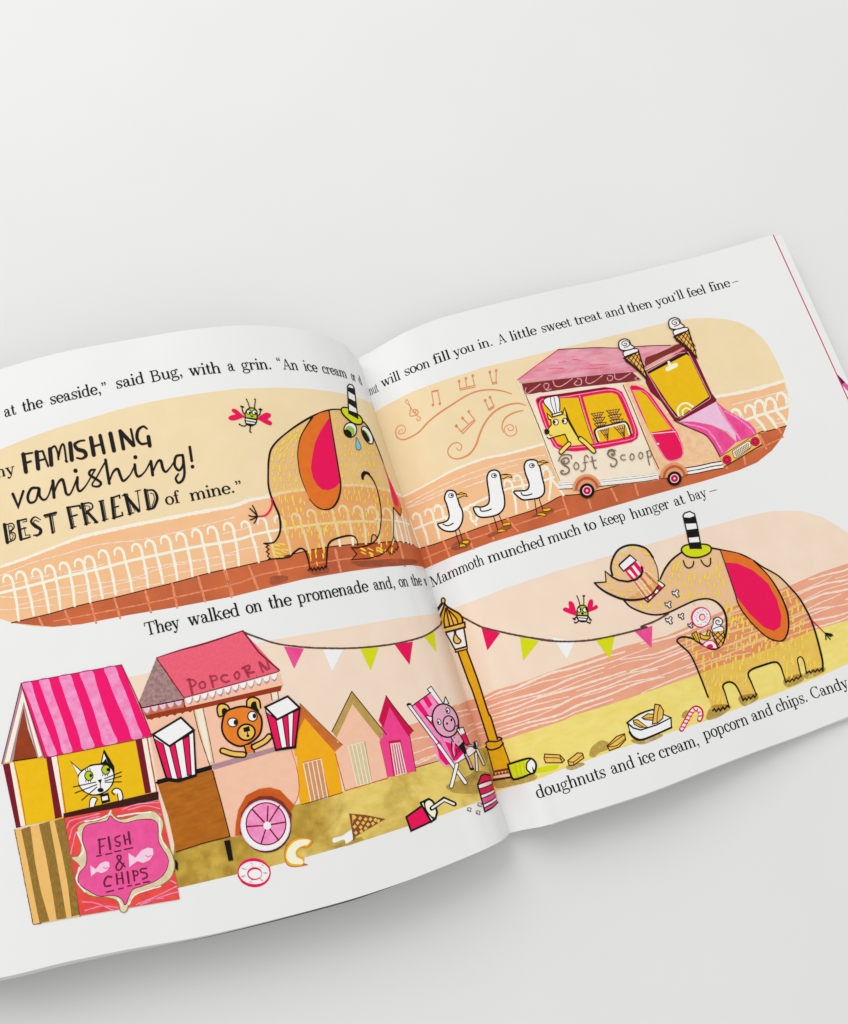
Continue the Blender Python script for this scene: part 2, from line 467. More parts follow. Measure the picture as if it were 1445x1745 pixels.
G['p'] = (.60, [vst(.14, DE, XH), srf(.04, .25, DE+.018), srf(.04, .14, XH-.018), ('sm', [(.16, XH-.12, .03), (.24, XH-.02, .04), (.33, XH-.012, .045), (.44, XH-.08, .08), (.465, XH/2, ST), (.44, .08, .08), (.33, .012, .045), (.24, .02, .04), (.16, .12, .03)])])
G['b'] = (.60, [vst(.14, 0, AS), srf(.04, .14, AS-.018), ('sm', [(.16, XH-.12, .03), (.24, XH-.02, .04), (.33, XH-.012, .045), (.44, XH-.08, .08), (.465, XH/2, ST), (.44, .08, .08), (.33, .012, .045), (.24, .02, .04), (.16, .12, .03)])])
G['g'] = (.56, [('cl', ell(.23, .315, .135, .145, 0, 360, .082, .034)), ('sm', [(.16, .19, .03), (.10, .125, .05), (.14, .065, .07), (.26, .045, .075), (.40, .03, .08), (.47, -.05, .085), (.43, -.15, .05), (.26, -.195, .04), (.11, -.16, .05), (.07, -.08, .075), (.12, -.01, .04), (.2, .045, .03)]), ('sm', [(.32, .42, .03), (.39, .475, .035), (.45, .475, .04)]), dot(.465, .445, .05)])
G['s'] = (.46, [('sm', [(.37, XH-.13, .045), (.35, XH-.04, .035), (.235, XH-.012, .035), (.12, XH-.06, .06), (.11, XH-.15, .085), (.22, XH/2, .105), (.345, XH/2-.08, .09), (.355, .09, .07), (.25, .012, .035), (.12, .03, .035), (.085, .14, .045)]), vst(.385, XH-.16, XH, .03), vst(.08, 0, .17, .03)])
G['t'] = (.38, [('sm', [(.17, .63, .05), (.17, .5, ST), (.17, .13, ST), (.19, .04, .07), (.25, .012, .045), (.32, .04, .035), (.345, .13, .03)]), srf(.05, .31, XH-.018)])
G['f'] = (.36, [('sm', [(.17, 0, ST), (.17, .55, ST), (.19, .67, .07), (.26, .72, .045), (.33, .695, .05)]), dot(.335, .665, .055), srf(.05, .29, XH-.018), srf(.05, .30, .018)])
G['k'] = (.60, [vst(.14, 0, AS), srf(.04, .24, .018), srf(.04, .14, AS-.018), [(.16, .17, .034), (.43, XH-.03, .034)], srf(.33, .53, XH-.018), [(.26, .27, .08), (.47, .02, .09)], srf(.36, .58, .018)])
G['w'] = (.76, [[(.11, XH-.02, ST), (.235, 0, ST)], [(.24, .0, .034), (.375, XH-.02, .034)], [(.365, XH-.02, ST), (.495, 0, ST)], [(.50, 0, .034), (.635, XH-.02, .034)], srf(.02, .22, XH-.018), srf(.29, .46, XH-.018), srf(.55, .73, XH-.018)])
G['v'] = (.55, [[(.12, XH-.02, ST), (.27, 0, ST)], [(.275, 0, .034), (.43, XH-.02, .034)], srf(.02, .23, XH-.018), srf(.34, .53, XH-.018)])
G['y'] = (.55, [[(.12, XH-.02, ST), (.29, .02, ST)], ('sm', [(.43, XH-.02, .034), (.30, .02, .036), (.22, -.14, .045), (.13, -.19, .05)]), dot(.115, -.14, .058), srf(.02, .23, XH-.018), srf(.34, .53, XH-.018)])
G['A'] = (.74, [[(.13, .02, .036), (.36, CH, .036)], [(.36, CH, .10), (.60, .02, .10)], srf(.22, .50, .24), srf(.02, .25, .018), srf(.47, .73, .018)])
G['B'] = (.72, [vst(.18, 0, CH, .10), srf(.06, .36, .018), srf(.06, .34, CH-.018), srf(.2, .38, .37), ('sm', [(.34, CH-.018, .036), (.47, CH-.05, .07), (.52, .53, .10), (.46, .41, .06), (.36, .37, .036)]), ('sm', [(.36, .37, .036), (.52, .33, .07), (.59, .19, .105), (.52, .05, .07), (.34, .018, .036)])])
G['M'] = (.98, [[(.17, .02, .038), (.17, CH-.02, .038)], [(.18, CH-.02, .105), (.48, .02, .105)], [(.49, .02, .038), (.76, CH-.02, .038)], vst(.79, 0, CH, .10), srf(.04, .30, .018), srf(.04, .2, CH-.018), srf(.66, .93, .018), srf(.76, .93, CH-.018)])
G['T'] = (.72, [vst(.36, 0, CH, .10), srf(.23, .49, .018), srf(.07, .65, CH-.018), [(.07, CH, .034), (.055, CH-.2, .034)], [(.65, CH, .034), (.665, CH-.2, .034)]])
G['C'] = (.72, [('sm', ell(.38, CH/2, .285, CH/2-.01, 40, 325, .105, .036)), [(.605, CH, .034), (.615, CH-.24, .034)]])
G['.'] = (.28, [dot(.13, .055, .062)])
G[','] = (.28, [dot(.13, .055, .062), ('sm', [(.175, .05, .045), (.17, -.04, .04), (.10, -.13, .025)])])
def quo(x, up): 
    s = 1 if up else -1; y = .60
    return [dot(x, y-.05*s*0, .055), ('sm', [(x+.04*s, y, .045), (x+.035*s, y-.085*s, .035), (x-.03*s, y-.16*s, .022)])]
G['”'] = (.42, [z for z in quo(.14, True)+quo(.30, True)])
G['“'] = (.42, [z for z in quo(.12, False)+quo(.28, False)])
G['’'] = (.24, quo(.12, True))
G['–'] = (.52, [srf(.0, .5, .23, .03)])
EM = .0083
def word(P, mat, txt, a, b, em=None, R=None, dv=0.0):
    """set a word on the sheet from baseline point a to baseline point b (photograph points)"""
    em = em or EM
    pa, pb = inv(P.side, [P.px(a, R), P.px(b, R)])
    d_ = pb-pa; pa, pb = pa+d_*.006+np.array([.00025, 0])*P.side, pb-np.array([.00055, 0])*P.side
    G_ = lambda c: G[c][0]-(.055 if c.isalpha() else .03)
    tot = sum(G_(c) for c in txt)+.055
    # advance measured along the paper, so letters narrow where the sheet turns away
    adv = 0.03; L0 = tot-.07
    for c in txt:
        wd, st = G_(c), G[c][1]
        for g in st:
            if isinstance(g, tuple) and g[0] == 'dot':
                _, x, y, r = g
                pts = [(x+r*math.cos(t*math.pi/7), y+r*math.sin(t*math.pi/7)) for t in range(14)]
                pol = [pts]
            else:
                if isinstance(g, tuple): kind, pp = g
                else: kind, pp = 'ln', g
                pp = [np.array(q, float) for q in pp]
                if kind == 'sm' and len(pp) < 15: pp = catmull(pp, False, 4)
                pol = stroke_em(pp, kind == 'cl')
            for q in pol:
                o = []
                for x, y in q:
                    t = (adv+x-.05)/L0
                    o.append((pa[0]+(pb[0]-pa[0])*t, pa[1]+(pb[1]-pa[1])*t+y*em+dv))
                P.svpolys.append((mat, o))
        adv += wd
def stroke_em(pp, closed):
    pp = [np.array([q[0], q[1], max(q[2], .046) if q[2] < 2 else q[2]]) for q in pp]
    n = len(pp); L = []; Rr = []
    if closed and np.linalg.norm(pp[0][:2]-pp[-1][:2]) < 1e-6: pp = pp[:-1]; n -= 1
    for i in range(n):
        a = pp[i-1][:2] if (i > 0 or closed) else pp[i][:2]
        b = pp[(i+1) % n][:2] if (i < n-1 or closed) else pp[i][:2]
        d = b-a; d = d/(np.linalg.norm(d)+1e-9); m = np.array([-d[1], d[0]])
        L.append(pp[i][:2]+m*pp[i][2]/2); Rr.append(pp[i][:2]-m*pp[i][2]/2)
    return [[L[i], L[(i+1) % n], Rr[(i+1) % n], Rr[i]] for i in range(n if closed else n-1)]

# ------------------------------------------------------------------ table
def mesh_obj(name, verts, faces, mats, parent=None, smooth=False):
    me = bpy.data.meshes.new(name); me.from_pydata(verts, [], faces)
    for m in mats: me.materials.append(m)
    if smooth: me.polygons.foreach_set('use_smooth', [True]*len(faces))
    me.update(); o = bpy.data.objects.new(name, me); COL.objects.link(o); o.parent = parent
    return o
tm = bpy.data.materials.new('table_paint'); tm.use_nodes = True
nt = tm.node_tree; b = nt.nodes['Principled BSDF']
no = nt.nodes.new('ShaderNodeTexNoise'); no.inputs['Scale'].default_value = 9; no.inputs['Detail'].default_value = 3
tc = nt.nodes.new('ShaderNodeTexCoord'); nt.links.new(tc.outputs['Object'], no.inputs['Vector'])
cr = nt.nodes.new('ShaderNodeValToRGB'); nt.links.new(no.outputs['Fac'], cr.inputs[0])
cr.color_ramp.elements[0].position = .3; cr.color_ramp.elements[1].position = .7
cr.color_ramp.elements[0].color = TABC[0]+(1,); cr.color_ramp.elements[1].color = TABC[1]+(1,)
nt.links.new(cr.outputs[0], b.inputs['Base Color'])
b.inputs['Roughness'].default_value = .6; b.inputs['Specular IOR Level'].default_value = .18
n2 = nt.nodes.new('ShaderNodeTexNoise'); n2.inputs['Scale'].default_value = 700; bp = nt.nodes.new('ShaderNodeBump'); bp.inputs['Strength'].default_value = .03; bp.inputs['Distance'].default_value = .001
nt.links.new(tc.outputs['Object'], n2.inputs['Vector']); nt.links.new(n2.outputs['Fac'], bp.inputs['Height']); nt.links.new(bp.outputs[0], b.inputs['Normal'])
tb = mesh_obj('table_top', [(-1.6,-1.2,-.0022),(1.6,-1.2,-.0022),(1.6,1.6,-.0022),(-1.6,1.6,-.0022)], [(0,1,2,3)], [tm])
tb['kind'] = 'structure'; tb['label'] = 'plain white table top under the open book'

# ------------------------------------------------------------------ the book
book = bpy.data.objects.new('open_book', None); COL.objects.link(book); book.empty_display_size = .05
book['label'] = "open children's picture book with pink and orange seaside drawings lying on the white table"
book['category'] = 'book'
LT = [(0,629.7),(62,611),(112,598.5),(179,586),(260,572),(353,559),(393,555),(430,554),(471,556),(524,563.7),(563.5,574),(587,585),(598,596),(605,610)]
LB = [(0,1667),(109,1639.5),(218,1617.6),(350,1594.6),(499,1559),(600,1532),(688,1503),(767,1472),(806,1456),(840,1440),(858,1430),(866,1423)]
RT = [(607.5,611),(632,599),(662,582),(707,559),(740,545),(823,523),(906,503.3),(1035,475.6),(1133.8,450.6),(1196,435),(1258.4,417.4),(1317.5,399.5)]
RB = [(867,1420),(900,1412.5),(960,1397),(1047.6,1370),(1101.5,1352.5),(1195,1316),(1278,1284),(1368,1252),(1445,1221)]
WID = .2892
def edge_fn(side, pts, lo):
    q = inv(side, pts); o = np.argsort(q[:,0]); s = q[o,0]; v = q[o,1]
    base = 0.0 if lo else H
    dv = np.clip(v-base, -.02, .02)
    # smooth the trace a little
    g = np.linspace(0, .3, 121); y = np.interp(g, s, dv)
    for _ in range(6): y[1:-1] = .25*y[:-2]+.5*y[1:-1]+.25*y[2:]
    return lambda x: base+np.interp(x, g, y)
VT = {LEFT: edge_fn(LEFT, LT, False), RIGHT: edge_fn(RIGHT, RT, False)}
VB = {LEFT: edge_fn(LEFT, LB, True), RIGHT: edge_fn(RIGHT, RB, True)}
def sheet(side, name, mats, depth=0.0, s0=0.0, s1=WID, thick=.00016, fv=None, fb=None, ft=None, parent=book):
    s = np.concatenate([[s0], SCOL[(SCOL > s0+1e-6) & (SCOL < s1-1e-6)], [s1]])
    n = 30; nv = n+1; T = np.linspace(0, 1, nv)
    vb = VB[side](s)-(fb(s) if fb else 0); vt = VT[side](s)+(ft(s) if ft else 0)
    Sg = np.repeat(s[:,None], nv, 1); Vg = vb[:,None]+(vt-vb)[:,None]*T[None]
    nn = normals(side, Sg, Vg); P = F(side, Sg, Vg)-nn*depth; Q = P-nn*thick
    a, bq = P.shape[:2]
    verts = P.reshape(-1,3).tolist()+Q.reshape(-1,3).tolist(); off = a*bq
    f = []; mi = []
    for i in range(a-1):
        for j in range(nv-1):
            q = (i*nv+j, (i+1)*nv+j, (i+1)*nv+j+1, i*nv+j+1)
            if side < 0: q = q[::-1]
            f.append(q); mi.append(fv(s[i]) if fv else 0)
            f.append(tuple(x+off for x in q[::-1])); mi.append(0)
    def strip(idx, flip):
        k0 = len(verts)
        for u in idx: verts.append(verts[u])
        for u in idx: verts.append(verts[u+off])
        m_ = len(idx)
        for i in range(m_-1):
            q = (k0+i, k0+i+1, k0+m_+i+1, k0+m_+i)
            f.append(q[::-1] if flip else q); mi.append(0)
    sd = side > 0
    strip([i*nv for i in range(a)], sd); strip([i*nv+nv-1 for i in range(a)], not sd)
    strip([(a-1)*nv+j for j in range(nv)], sd); strip([j for j in range(nv)], not sd)
    o = mesh_obj(name, verts, f, mats, parent)
    o.data.polygons.foreach_set('material_index', mi)
    sm = [i < 2*(a-1)*(nv-1) for i in range(len(f))]
    o.data.polygons.foreach_set('use_smooth', sm)
    return o
PAPER = [MATS['paper']]
page_l = sheet(LEFT, 'page', PAPER); page_l['label'] = 'bulging page with a fish and chips stall printed at its foot'
page_r = sheet(RIGHT, 'page', PAPER); page_r['label'] = 'flatter page with a pink ice cream van printed at its top'
# sheets below
rp = sheet(RIGHT, 'under_page', [MATS['paper'], MATS['edge_red']], depth=.00030, s0=.012, s1=WID+.0010, fv=lambda s: 1 if s > WID-.003 else 0)
rp['label'] = 'sheet below whose red printed rim shows as a thin line'
u2 = sheet(RIGHT, 'under_page', PAPER, depth=.00065, s0=.016, s1=WID+.0062, fb=lambda s: .0016*np.clip((s-.15)/.1, 0, 1.4), ft=lambda s: -.0012+0*s)
sheet(RIGHT, 'under_page', PAPER, depth=.00095, s0=.018, s1=WID+.004, fb=lambda s: .0006+0*s, ft=lambda s: -.002+0*s)
sheet(RIGHT, 'cover', [MATS['cover_shade_tone']], depth=.00135, s0=.02, s1=WID+.005, thick=.00032, fb=lambda s: -.0015+0*s, ft=lambda s: -.003+0*s)
for i in range(4):
    sheet(LEFT, 'under_page', PAPER, depth=.0005*(i+1), s0=.012+.003*i, s1=WID+.0005*i, fb=lambda s, i=i: (.00024*(i+1))*np.clip((s-.05)/.1, 0, 1.5)-.0003*(i == 2), ft=lambda s, i=i: -.0008*(i+1)+0*s)
sheet(LEFT, 'cover', [MATS['cover_shade_tone']], depth=.0028, s0=.026, s1=WID+.001, thick=.00034, fb=lambda s: .0013*np.clip((s-.03)/.05, 0, 1), ft=lambda s: -.004+0*s)  # foot juts out so its dark colour draws the shadow line under the sheets
# ------------------------------------------------------------------ printed pictures (traced as page points; each region = origin and scale of the trace)
A=(0,540,.24913); B=(340,540,.26298); C3=(600,540,.24913); D4=(860,440,.20761); E5=(1145,380,.20761); F6=(0,840,.27682); G7=(380,840,.27682)
H8=(700,700,.27682); I9=(1000,840,.30796); J=(0,1100,.22145); K=(0,1350,.24221); LL=(220,1060,.22145); MM=(300,1280,.22145); NN=(480,1120,.20761)
OO=(660,1120,.20761); PP=(880,1120,.22145); QQ=(720,1020,.13841); S6=(640,850,.13841); T3=(560,560,.13841); U=(420,640,.20761); VA=(880,600,.16609); VB_=(1060,540,.20069)
WB=(380,670,.0692); XB=(950,1005,.05536); YE=(1000,860,.17301); ZC=(600,1340,.20761); FT=(1195,1140,.17301); CD=(1280,1100,.11458)
def at(R, pts): return [(R[0]+x*R[2], R[1]+y*R[2], 0) for x, y in pts]

# --- upper panel, left page
p = Print(LEFT, 'seafront_panel', base=1)
bottom = [(-60,1000),(-30,1034)]+at(F6, [(0,775),(80,800),(200,820),(330,825),(500,808),(800,750),(1100,700),(1445,635)])+at(G7, [(500,530),(800,480),(1000,455),(1150,445),(1230,455)])
top = at(B, [(1090,550),(1000,515),(900,490),(700,465),(500,458),(250,465),(50,490)])+at(A, [(1200,550),(1000,587),(800,637),(600,697),(400,755),(200,826),(100,866),(0,908)])+[(-40,795),(-75,840),(-90,900),(-80,960)]
p.fill('sky_tan', bottom+[(755,985),(742,930),(716,850),(690,770),(664,700)]+top)
hz = at(F6, [(0,455),(150,405),(300,347),(500,272),(700,225),(900,182),(1200,124),(1445,78)])+at(U, [(0,1030),(200,985),(330,955),(480,935),(700,905),(900,900),(1050,915),(1200,955),(1270,985)])
p.fill('boards', [(-88,930),(-50,975)]+hz+[(720,900),(755,985)]+list(reversed(bottom))[:-2]+[(-80,975)])
p.line('chalk', [(-40,975)]+hz, [5]*4+[6.5]*7+[5]*9, rough=.5)
gt = at(F6, [(70,800),(300,745),(500,690),(700,645),(900,595),(1100,545),(1300,490),(1445,460)])+at(G7, [(270,415),(480,365),(600,340),(780,318)])+at(S6, [(0,545),(120,532),(250,527),(350,535),(470,570)])
p.fill('boardwalk', gt+[(735,945),(757,990)]+list(reversed(bottom))[:-5])
p.line('darkbrown', gt, 1.6)
# boardwalk joints
for a, b in [((240,770),(262,815)),((400,725),(435,812)),((560,685),(592,800)),((705,650),(740,770)),((895,600),(930,735)),((1060,560),(1090,705)),((1220,515),(1262,668)),((1390,475),(1425,640))]:
    p.line('walk_line', at(F6, [a, b]), 4, rough=.8, keep=True)
for a, b in [((160,450),(215,590)),((320,405),(360,540)),((10,480),(60,625)),((690,345),(725,485)),((1085,310),(1120,450))]:
    p.line('walk_line', at(G7, [a, b]), 4, rough=.8, keep=True)
p.line('walk_line', at(F6, [(330,790),(700,720),(1000,660),(1445,560)])+at(G7, [(250,500),(600,430),(800,400)]), 2.4, rough=1)
for q in ([(290,520),(350,508),(400,515),(385,545),(300,565)], [(530,470),(640,455),(650,490),(560,505)], [(790,425),(900,415),(1050,405),(1180,410),(1180,440),(1000,452),(850,455)]):
    p.fill('walk_shade', at(G7, q), smooth=True)
# chalk waves on the boards
for q in ([(0,510),(200,430),(400,375),(600,320),(850,290),(1100,240),(1445,150)], [(0,580),(250,520),(420,490)], [(180,520),(420,490),(640,440)], [(0,640),(150,640),(300,600),(560,560)], [(540,560),(800,530),(980,470),(1240,415)], [(120,690),(330,640),(560,600),(900,520)], [(0,720),(100,715),(330,690)], [(560,640),(800,590),(1000,555)], [(880,470),(1100,430),(1445,380)], [(1000,520),(1200,470),(1445,420)]):
    p.line('seachalk', at(F6, q), 2.0, rough=1.3, keep=True)
for q in ([(0,60),(150,30),(300,10)], [(0,250),(110,225),(200,200)], [(0,385),(130,345),(250,330)]):
    p.line('seachalk', at(G7, q), 2.0, rough=1.3, keep=True)
p.k += 1
# railings
def cane(p, x0, y0, x1, y1, R, wd, hook=1.0):
    ax, ay = R[0]+x0*R[2], R[1]+y0*R[2]; bx, by = R[0]+x1*R[2], R[1]+y1*R[2]
    h = 13*hook
    p.line('rail', [(ax-8*hook, ay+h*.95), (ax-8.5*hook, ay+h*.35), (ax-4*hook, ay-.5), (ax+3*hook, ay+1), (ax+8*hook, ay+h*.7), (ax+10.5*hook, ay+h*1.7), ((ax+10.5*hook+bx)/2+1, (ay+h*1.6+by)/2), (bx, by)], [wd*.55, wd*.8, wd*.9, wd, wd, wd, wd*1.05, wd*.85], rough=.35, keep=True)
for (x0,y0),(x1,y1) in [((50,510),(115,785)),((130,488),(208,752)),((228,472),(303,735)),((308,450),(372,715)),((398,432),(460,695)),((490,412),(556,672)),((552,393),(632,648)),((638,357),(712,625)),((735,342),(815,605)),((843,317),(912,580)),((925,295),(1003,555)),((1020,270),(1092,535)),((1115,252),(1185,512)),((1212,228),(1287,488)),((1308,212),(1383,465)),((1408,188),(1470,445))]:
    cane(p, x0, y0, x1, y1, F6, 5.0, .95)
for (x0,y0),(x1,y1) in [((140,178),(220,425)),((240,155),(320,400)),((345,145),(420,385)),((450,130),(530,365)),((545,108),(620,345)),((650,85),(720,325)),((740,82),(800,318)),((830,85),(880,312)),((920,88),(960,308)),((1010,98),(1045,305))]:
    cane(p, x0, y0, x1, y1, G7, 4.6, .85)
for (x0,y0),(x1,y1) in [((215,195),(275,520)),((255,210),(345,535)),((320,190),(400,545)),((365,250),(440,560))]:
    p.line('rail', at(S6, [(x0,y0),(x1,y1)]), 2.6, rough=.3, keep=True)
p.k += 1
p.line('rail', [(-60,1022)]+at(F6, [(0,616),(200,568),(400,515),(600,470),(800,418),(1000,375),(1200,333),(1445,292)])+at(G7, [(200,255),(400,218),(600,192),(800,176),(950,178)])+at(S6, [(0,255),(150,262),(300,280),(410,315)]), [5]*9+[4.5]*6+[3.4]*3, rough=.3)
p.build(page_l)

# --- the sad elephant
p = Print(LEFT, 'printed_elephant', R=U, base=26, label='sad elephant with a blue tear beside the fold')
body = [(675,285),(540,335),(420,405),(330,470),(250,540),(200,610),(182,700),(178,800),(180,900),(200,985),(235,1070),(265,1140),(278,1210),(275,1280),(250,1340),(215,1372),(140,1378),(180,1390),(160,1410),(185,1425),(162,1445),(185,1462),(170,1480),(195,1500),(340,1490),(400,1440),(440,1420),(475,1435),(500,1490),(518,1590),(590,1585),(655,1575),(662,1450),(672,1385),(720,1345),(820,1315),(880,1320),(905,1350),(915,1395),(1000,1385),(1070,1340),(1095,1280),(1105,1180),(1100,1080),(1080,960),(1200,1060),(1150,880),(1090,640),(1035,500),(960,385),(900,330),(800,275)]
p.fill('tint_tan', [(675,290),(540,338),(420,408),(330,472),(250,542),(200,612),(182,700),(178,800),(180,900),(200,985),(235,1070),(265,1140),(278,1210),(275,1280),(250,1340),(215,1372),(150,1380),(175,1450),(190,1500),(340,1490),(400,1440),(440,1420),(475,1435),(500,1490),(518,1590),(590,1585),(655,1575),(662,1450),(672,1385),(720,1345),(820,1315),(880,1320),(905,1350),(915,1395),(860,1415),(905,1465),(865,1510),(1000,1500),(1100,1475),(1160,1440),(1175,1470),(1248,1410),(1215,1330),(1206,1200),(1200,1070),(1170,950),(1130,760),(1090,640),(1040,510),(960,385),(900,330),(800,280)])
rnd = random.Random(3)
def hairs(p, rows, R, lean, ln, wd, mat='hair'):
    polys = []
    for y, xs in rows:
        for x in xs:
            x += rnd.uniform(-9, 9); yy = y+rnd.uniform(-14, 14); l = ln*rnd.uniform(.7, 1.25); d = lean(x, yy)+rnd.uniform(-.12, .12)
            a = p.px((x, yy), R); b = p.px((x+l*math.sin(d), yy+l*math.cos(d)), R)
            m = a+(b-a)*.5+np.array([rnd.uniform(-.5,.5), 0])
            w_ = wd*rnd.uniform(.7, 1.2)
            polys += p._stroke([a, m, b], [w_*.75, w_, w_*.7], False, True)
    p.polys(mat, polys)
def span(a, b, st): return [a+i*st for i in range(int((b-a)/st)+1)]
ln = lambda x, y: (-.45 if y < 700 and x < 450 else .15)
hairs(p, [(430,[430,460]),(480,[360,410,450]),(530,span(300,410,38)),(590,span(240,400,48)),(650,span(225,400,52)),(740,span(210,400,58)),(840,span(225,420,62)),(930,span(245,450,60)),(990,span(270,480,55)),(1080,span(290,500,55)),(1180,span(320,560,62)),(1240,span(340,640,60))], U, ln, 38, 3.8)
ln2 = lambda x, y: .12 if y < 1200 else .05
hairs(p, [(320,[710,745]),(400,[720,765]),(470,[735,780,820]),(560,span(760,1060,45)),(630,span(770,1080,32)),(720,span(775,1100,38)),(790,span(785,930,42)),(850,span(790,1120,42)),(930,span(800,1150,38)),(1000,span(790,1180,36)),(1060,[1060,1090,1150,1180]),(1120,span(560,1080,52)),(1200,span(600,1190,46)),(1290,span(330,1180,52))], U, ln2, 34, 3.0)
hairs(p, [(1370,[600,640,1110,1150,1200]),(1420,[515,570,630,1060,1130,1185]),(1470,[520,570,630]),(1520,[570])], U, lambda x, y: .05, 36, 3.0)
hairs(p, [(1380,[230,270]),(1415,[220,260,300]),(1450,[240,285]),(1478,[230,270])], U, lambda x, y: 1.25, 50, 3.6)
hairs(p, [(1425,[930,1000,1080]),(1450,[940,1000,1090]),(1480,[1020])], U, lambda x, y: 1.1, 40, 3.4)
hairs(p, [(450,[400,440,480]),(520,span(330,430,44)),(565,span(270,410,46)),(680,span(215,410,50)),(790,span(205,415,50)),(885,span(215,440,50)),(1030,span(280,500,50)),(1130,span(300,560,54)),(1260,span(340,640,58))], U, ln, 30, 2.8, 'hair_pale')
hairs(p, [(360,[710,750,790]),(430,[730,775]),(510,span(740,880,44)),(595,span(765,1070,40)),(675,span(775,1090,36)),(755,span(780,940,40)),(820,span(790,930,40)),(890,span(800,1130,42)),(965,span(800,1170,40)),(1090,span(800,1080,44)),(1160,span(580,1190,52)),(1250,span(340,1190,54))], U, ln2, 28, 2.0, 'hair_pale')
# outline
p.line('black', [(800,278),(675,283),(540,335),(420,405),(330,470),(250,540),(200,610),(182,700),(178,800),(180,900),(200,985),(235,1070),(265,1140),(278,1210),(275,1280),(250,1340),(215,1372),(142,1378)], [1.8,2.2,3.0,3.0,2.4,2.8,3,3,2.6,2.8,3,3.2,3.2,3.2,3,2.6,2.4,2])
p.line('black', [(142,1378),(182,1392),(160,1408),(186,1426),(162,1446),(186,1462),(172,1482),(195,1500),(178,1512)], 1.7, smooth=False)
p.line('black', [(180,1508),(340,1492),(390,1452),(440,1420),(478,1436),(500,1490),(512,1540),(518,1590)], [2,2.6,2.8,2.8,2.6,2.4,2,1.8])
p.line('black', [(505,1600),(530,1580),(540,1602),(555,1578),(570,1600),(588,1574),(602,1596),(618,1570),(632,1590),(645,1564),(655,1580)], 1.8, smooth=False)
p.line('black', [(655,1578),(660,1480),(664,1420),(680,1375),(720,1345),(820,1316),(880,1320),(905,1350),(915,1395)], [2,2.4,2.8,3,3,2.8,2.2,1.6,1.4])
p.line('black', [(860,1412),(920,1412),(1010,1388),(1060,1350),(1090,1290),(1105,1180),(1100,1080),(1080,970),(1050,880),(1010,820),(965,790)], [1.6,2,2,2,1.8,1.6,1.6,1.6,1.8,2.4,3])
p.fill('black', [(945,850),(940,815),(955,790),(990,788),(1015,810),(980,812),(965,830),(960,855)], smooth=True)
p.line('black', [(860,1412),(905,1465),(862,1512),(1000,1502),(1090,1478),(1150,1440),(1185,1390),(1203,1330),(1208,1200),(1203,1080)], [1.5,1.5,1.5,1.8,1.8,1.6,1.4,1.3,1.3,1.2], smooth=False)
p.line('black', [(1022,1375),(1030,1315),(1050,1308),(1075,1335)], 1.6)
p.line('black', [(1208,1325),(1230,1370),(1250,1412),(1240,1405),(1235,1435),(1220,1420),(1215,1455),(1200,1440),(1195,1470),(1180,1450),(1178,1478),(1163,1440)], 1.2, smooth=False)
p.line('black', [(960,380),(1000,430),(1040,510),(1085,620),(1130,740)], [2,1.8,1.5,1.4,1.2])
# far ear
p.fill('ear_orange', [(1118,700),(1140,760),(1170,850),(1210,940),(1245,1010),(1268,1070),(1262,1145),(1240,1120),(1210,1080),(1190,1000),(1160,860),(1130,760)])
p.fill('crimson', [(1150,800),(1180,870),(1215,950),(1240,1020),(1245,1085),(1215,1060),(1195,1000),(1170,880)])
p.line('black', [(1205,1085),(1235,1120),(1262,1150),(1268,1090)], 1.2)
# near ear
p.fill('ear_orange', [(678,290),(600,310),(540,345),(490,420),(450,490),(430,560),(420,640),(428,740),(445,830),(480,930),(520,1020),(570,1070),(630,1097),(690,1090),(735,1040),(765,960),(775,880),(755,760),(730,600),(700,420)])
p.fill('crimson', [(678,345),(630,420),(590,490),(560,560),(540,660),(528,760),(545,840),(580,900),(620,935),(670,942),(720,925),(768,882),(750,750),(725,600),(700,450)])
p.line('black', [(676,288),(690,380),(705,470),(730,620),(755,770),(772,885),(765,970),(740,1040),(695,1090),(630,1100),(570,1073),(515,1012)], [2,1.8,1.8,2,2,2.2,2.6,3,2.4,1.6,1.4,1.2])
p.line('black', [(540,345),(490,420),(450,490),(430,560),(420,640),(428,740),(445,830),(490,950)], [3,2,1.8,1.6,1.4,1.4,1.2,1])
# hat
p.fill('lime', [(778,275),(800,262),(850,275),(905,315),(942,350),(948,390),(920,403),(870,390),(815,345),(782,305)], smooth=True)
p.line('black', [(778,275),(800,262),(850,275),(905,315),(942,350),(948,390),(920,403),(870,390),(815,345),(782,305)], 2.2, closed=True)
p.fill('white', [(828,85),(842,72),(868,82),(880,100),(912,355),(838,310)])
p.fill('black', [(830,95),(882,108),(887,165),(835,132)])
p.fill('black', [(833,185),(893,215),(900,275),(836,232)])
p.fill('black', [(838,285),(905,310),(912,358),(836,315)])
p.line('black', [(838,312),(830,150),(828,88),(842,72),(868,80),(882,105),(895,210),(912,355)], 1.8, smooth=False)
# eyes, tear
p.disc('white', (850,448), 52, 58); p.fill('eyegreen', [(808,440),(830,415),(860,420),(885,450),(880,490),(850,490),(815,470)], smooth=True)
p.fill('black', [(800,450),(830,445),(858,470),(862,505),(835,508),(805,480)], smooth=True)
p.ring('black', (850,448), 52, 60, 1.8)
p.disc('white', (990,490), 32, 78, -28); p.fill('eyegreen', [(955,450),(975,455),(1005,500),(1008,530),(990,520)], smooth=True)
p.fill('black', [(945,450),(968,460),(995,500),(1012,540),(985,540),(955,500)], smooth=True)
p.ring('black', (990,490), 33, 80, 1.7, -28)
p.fill('tear', [(902,510),(925,555),(938,590),(925,610),(905,608),(896,580),(898,540)], smooth=True)
p.line('black', [(902,510),(925,555),(938,590),(925,610),(905,608),(896,580),(898,540)], .8, closed=True)
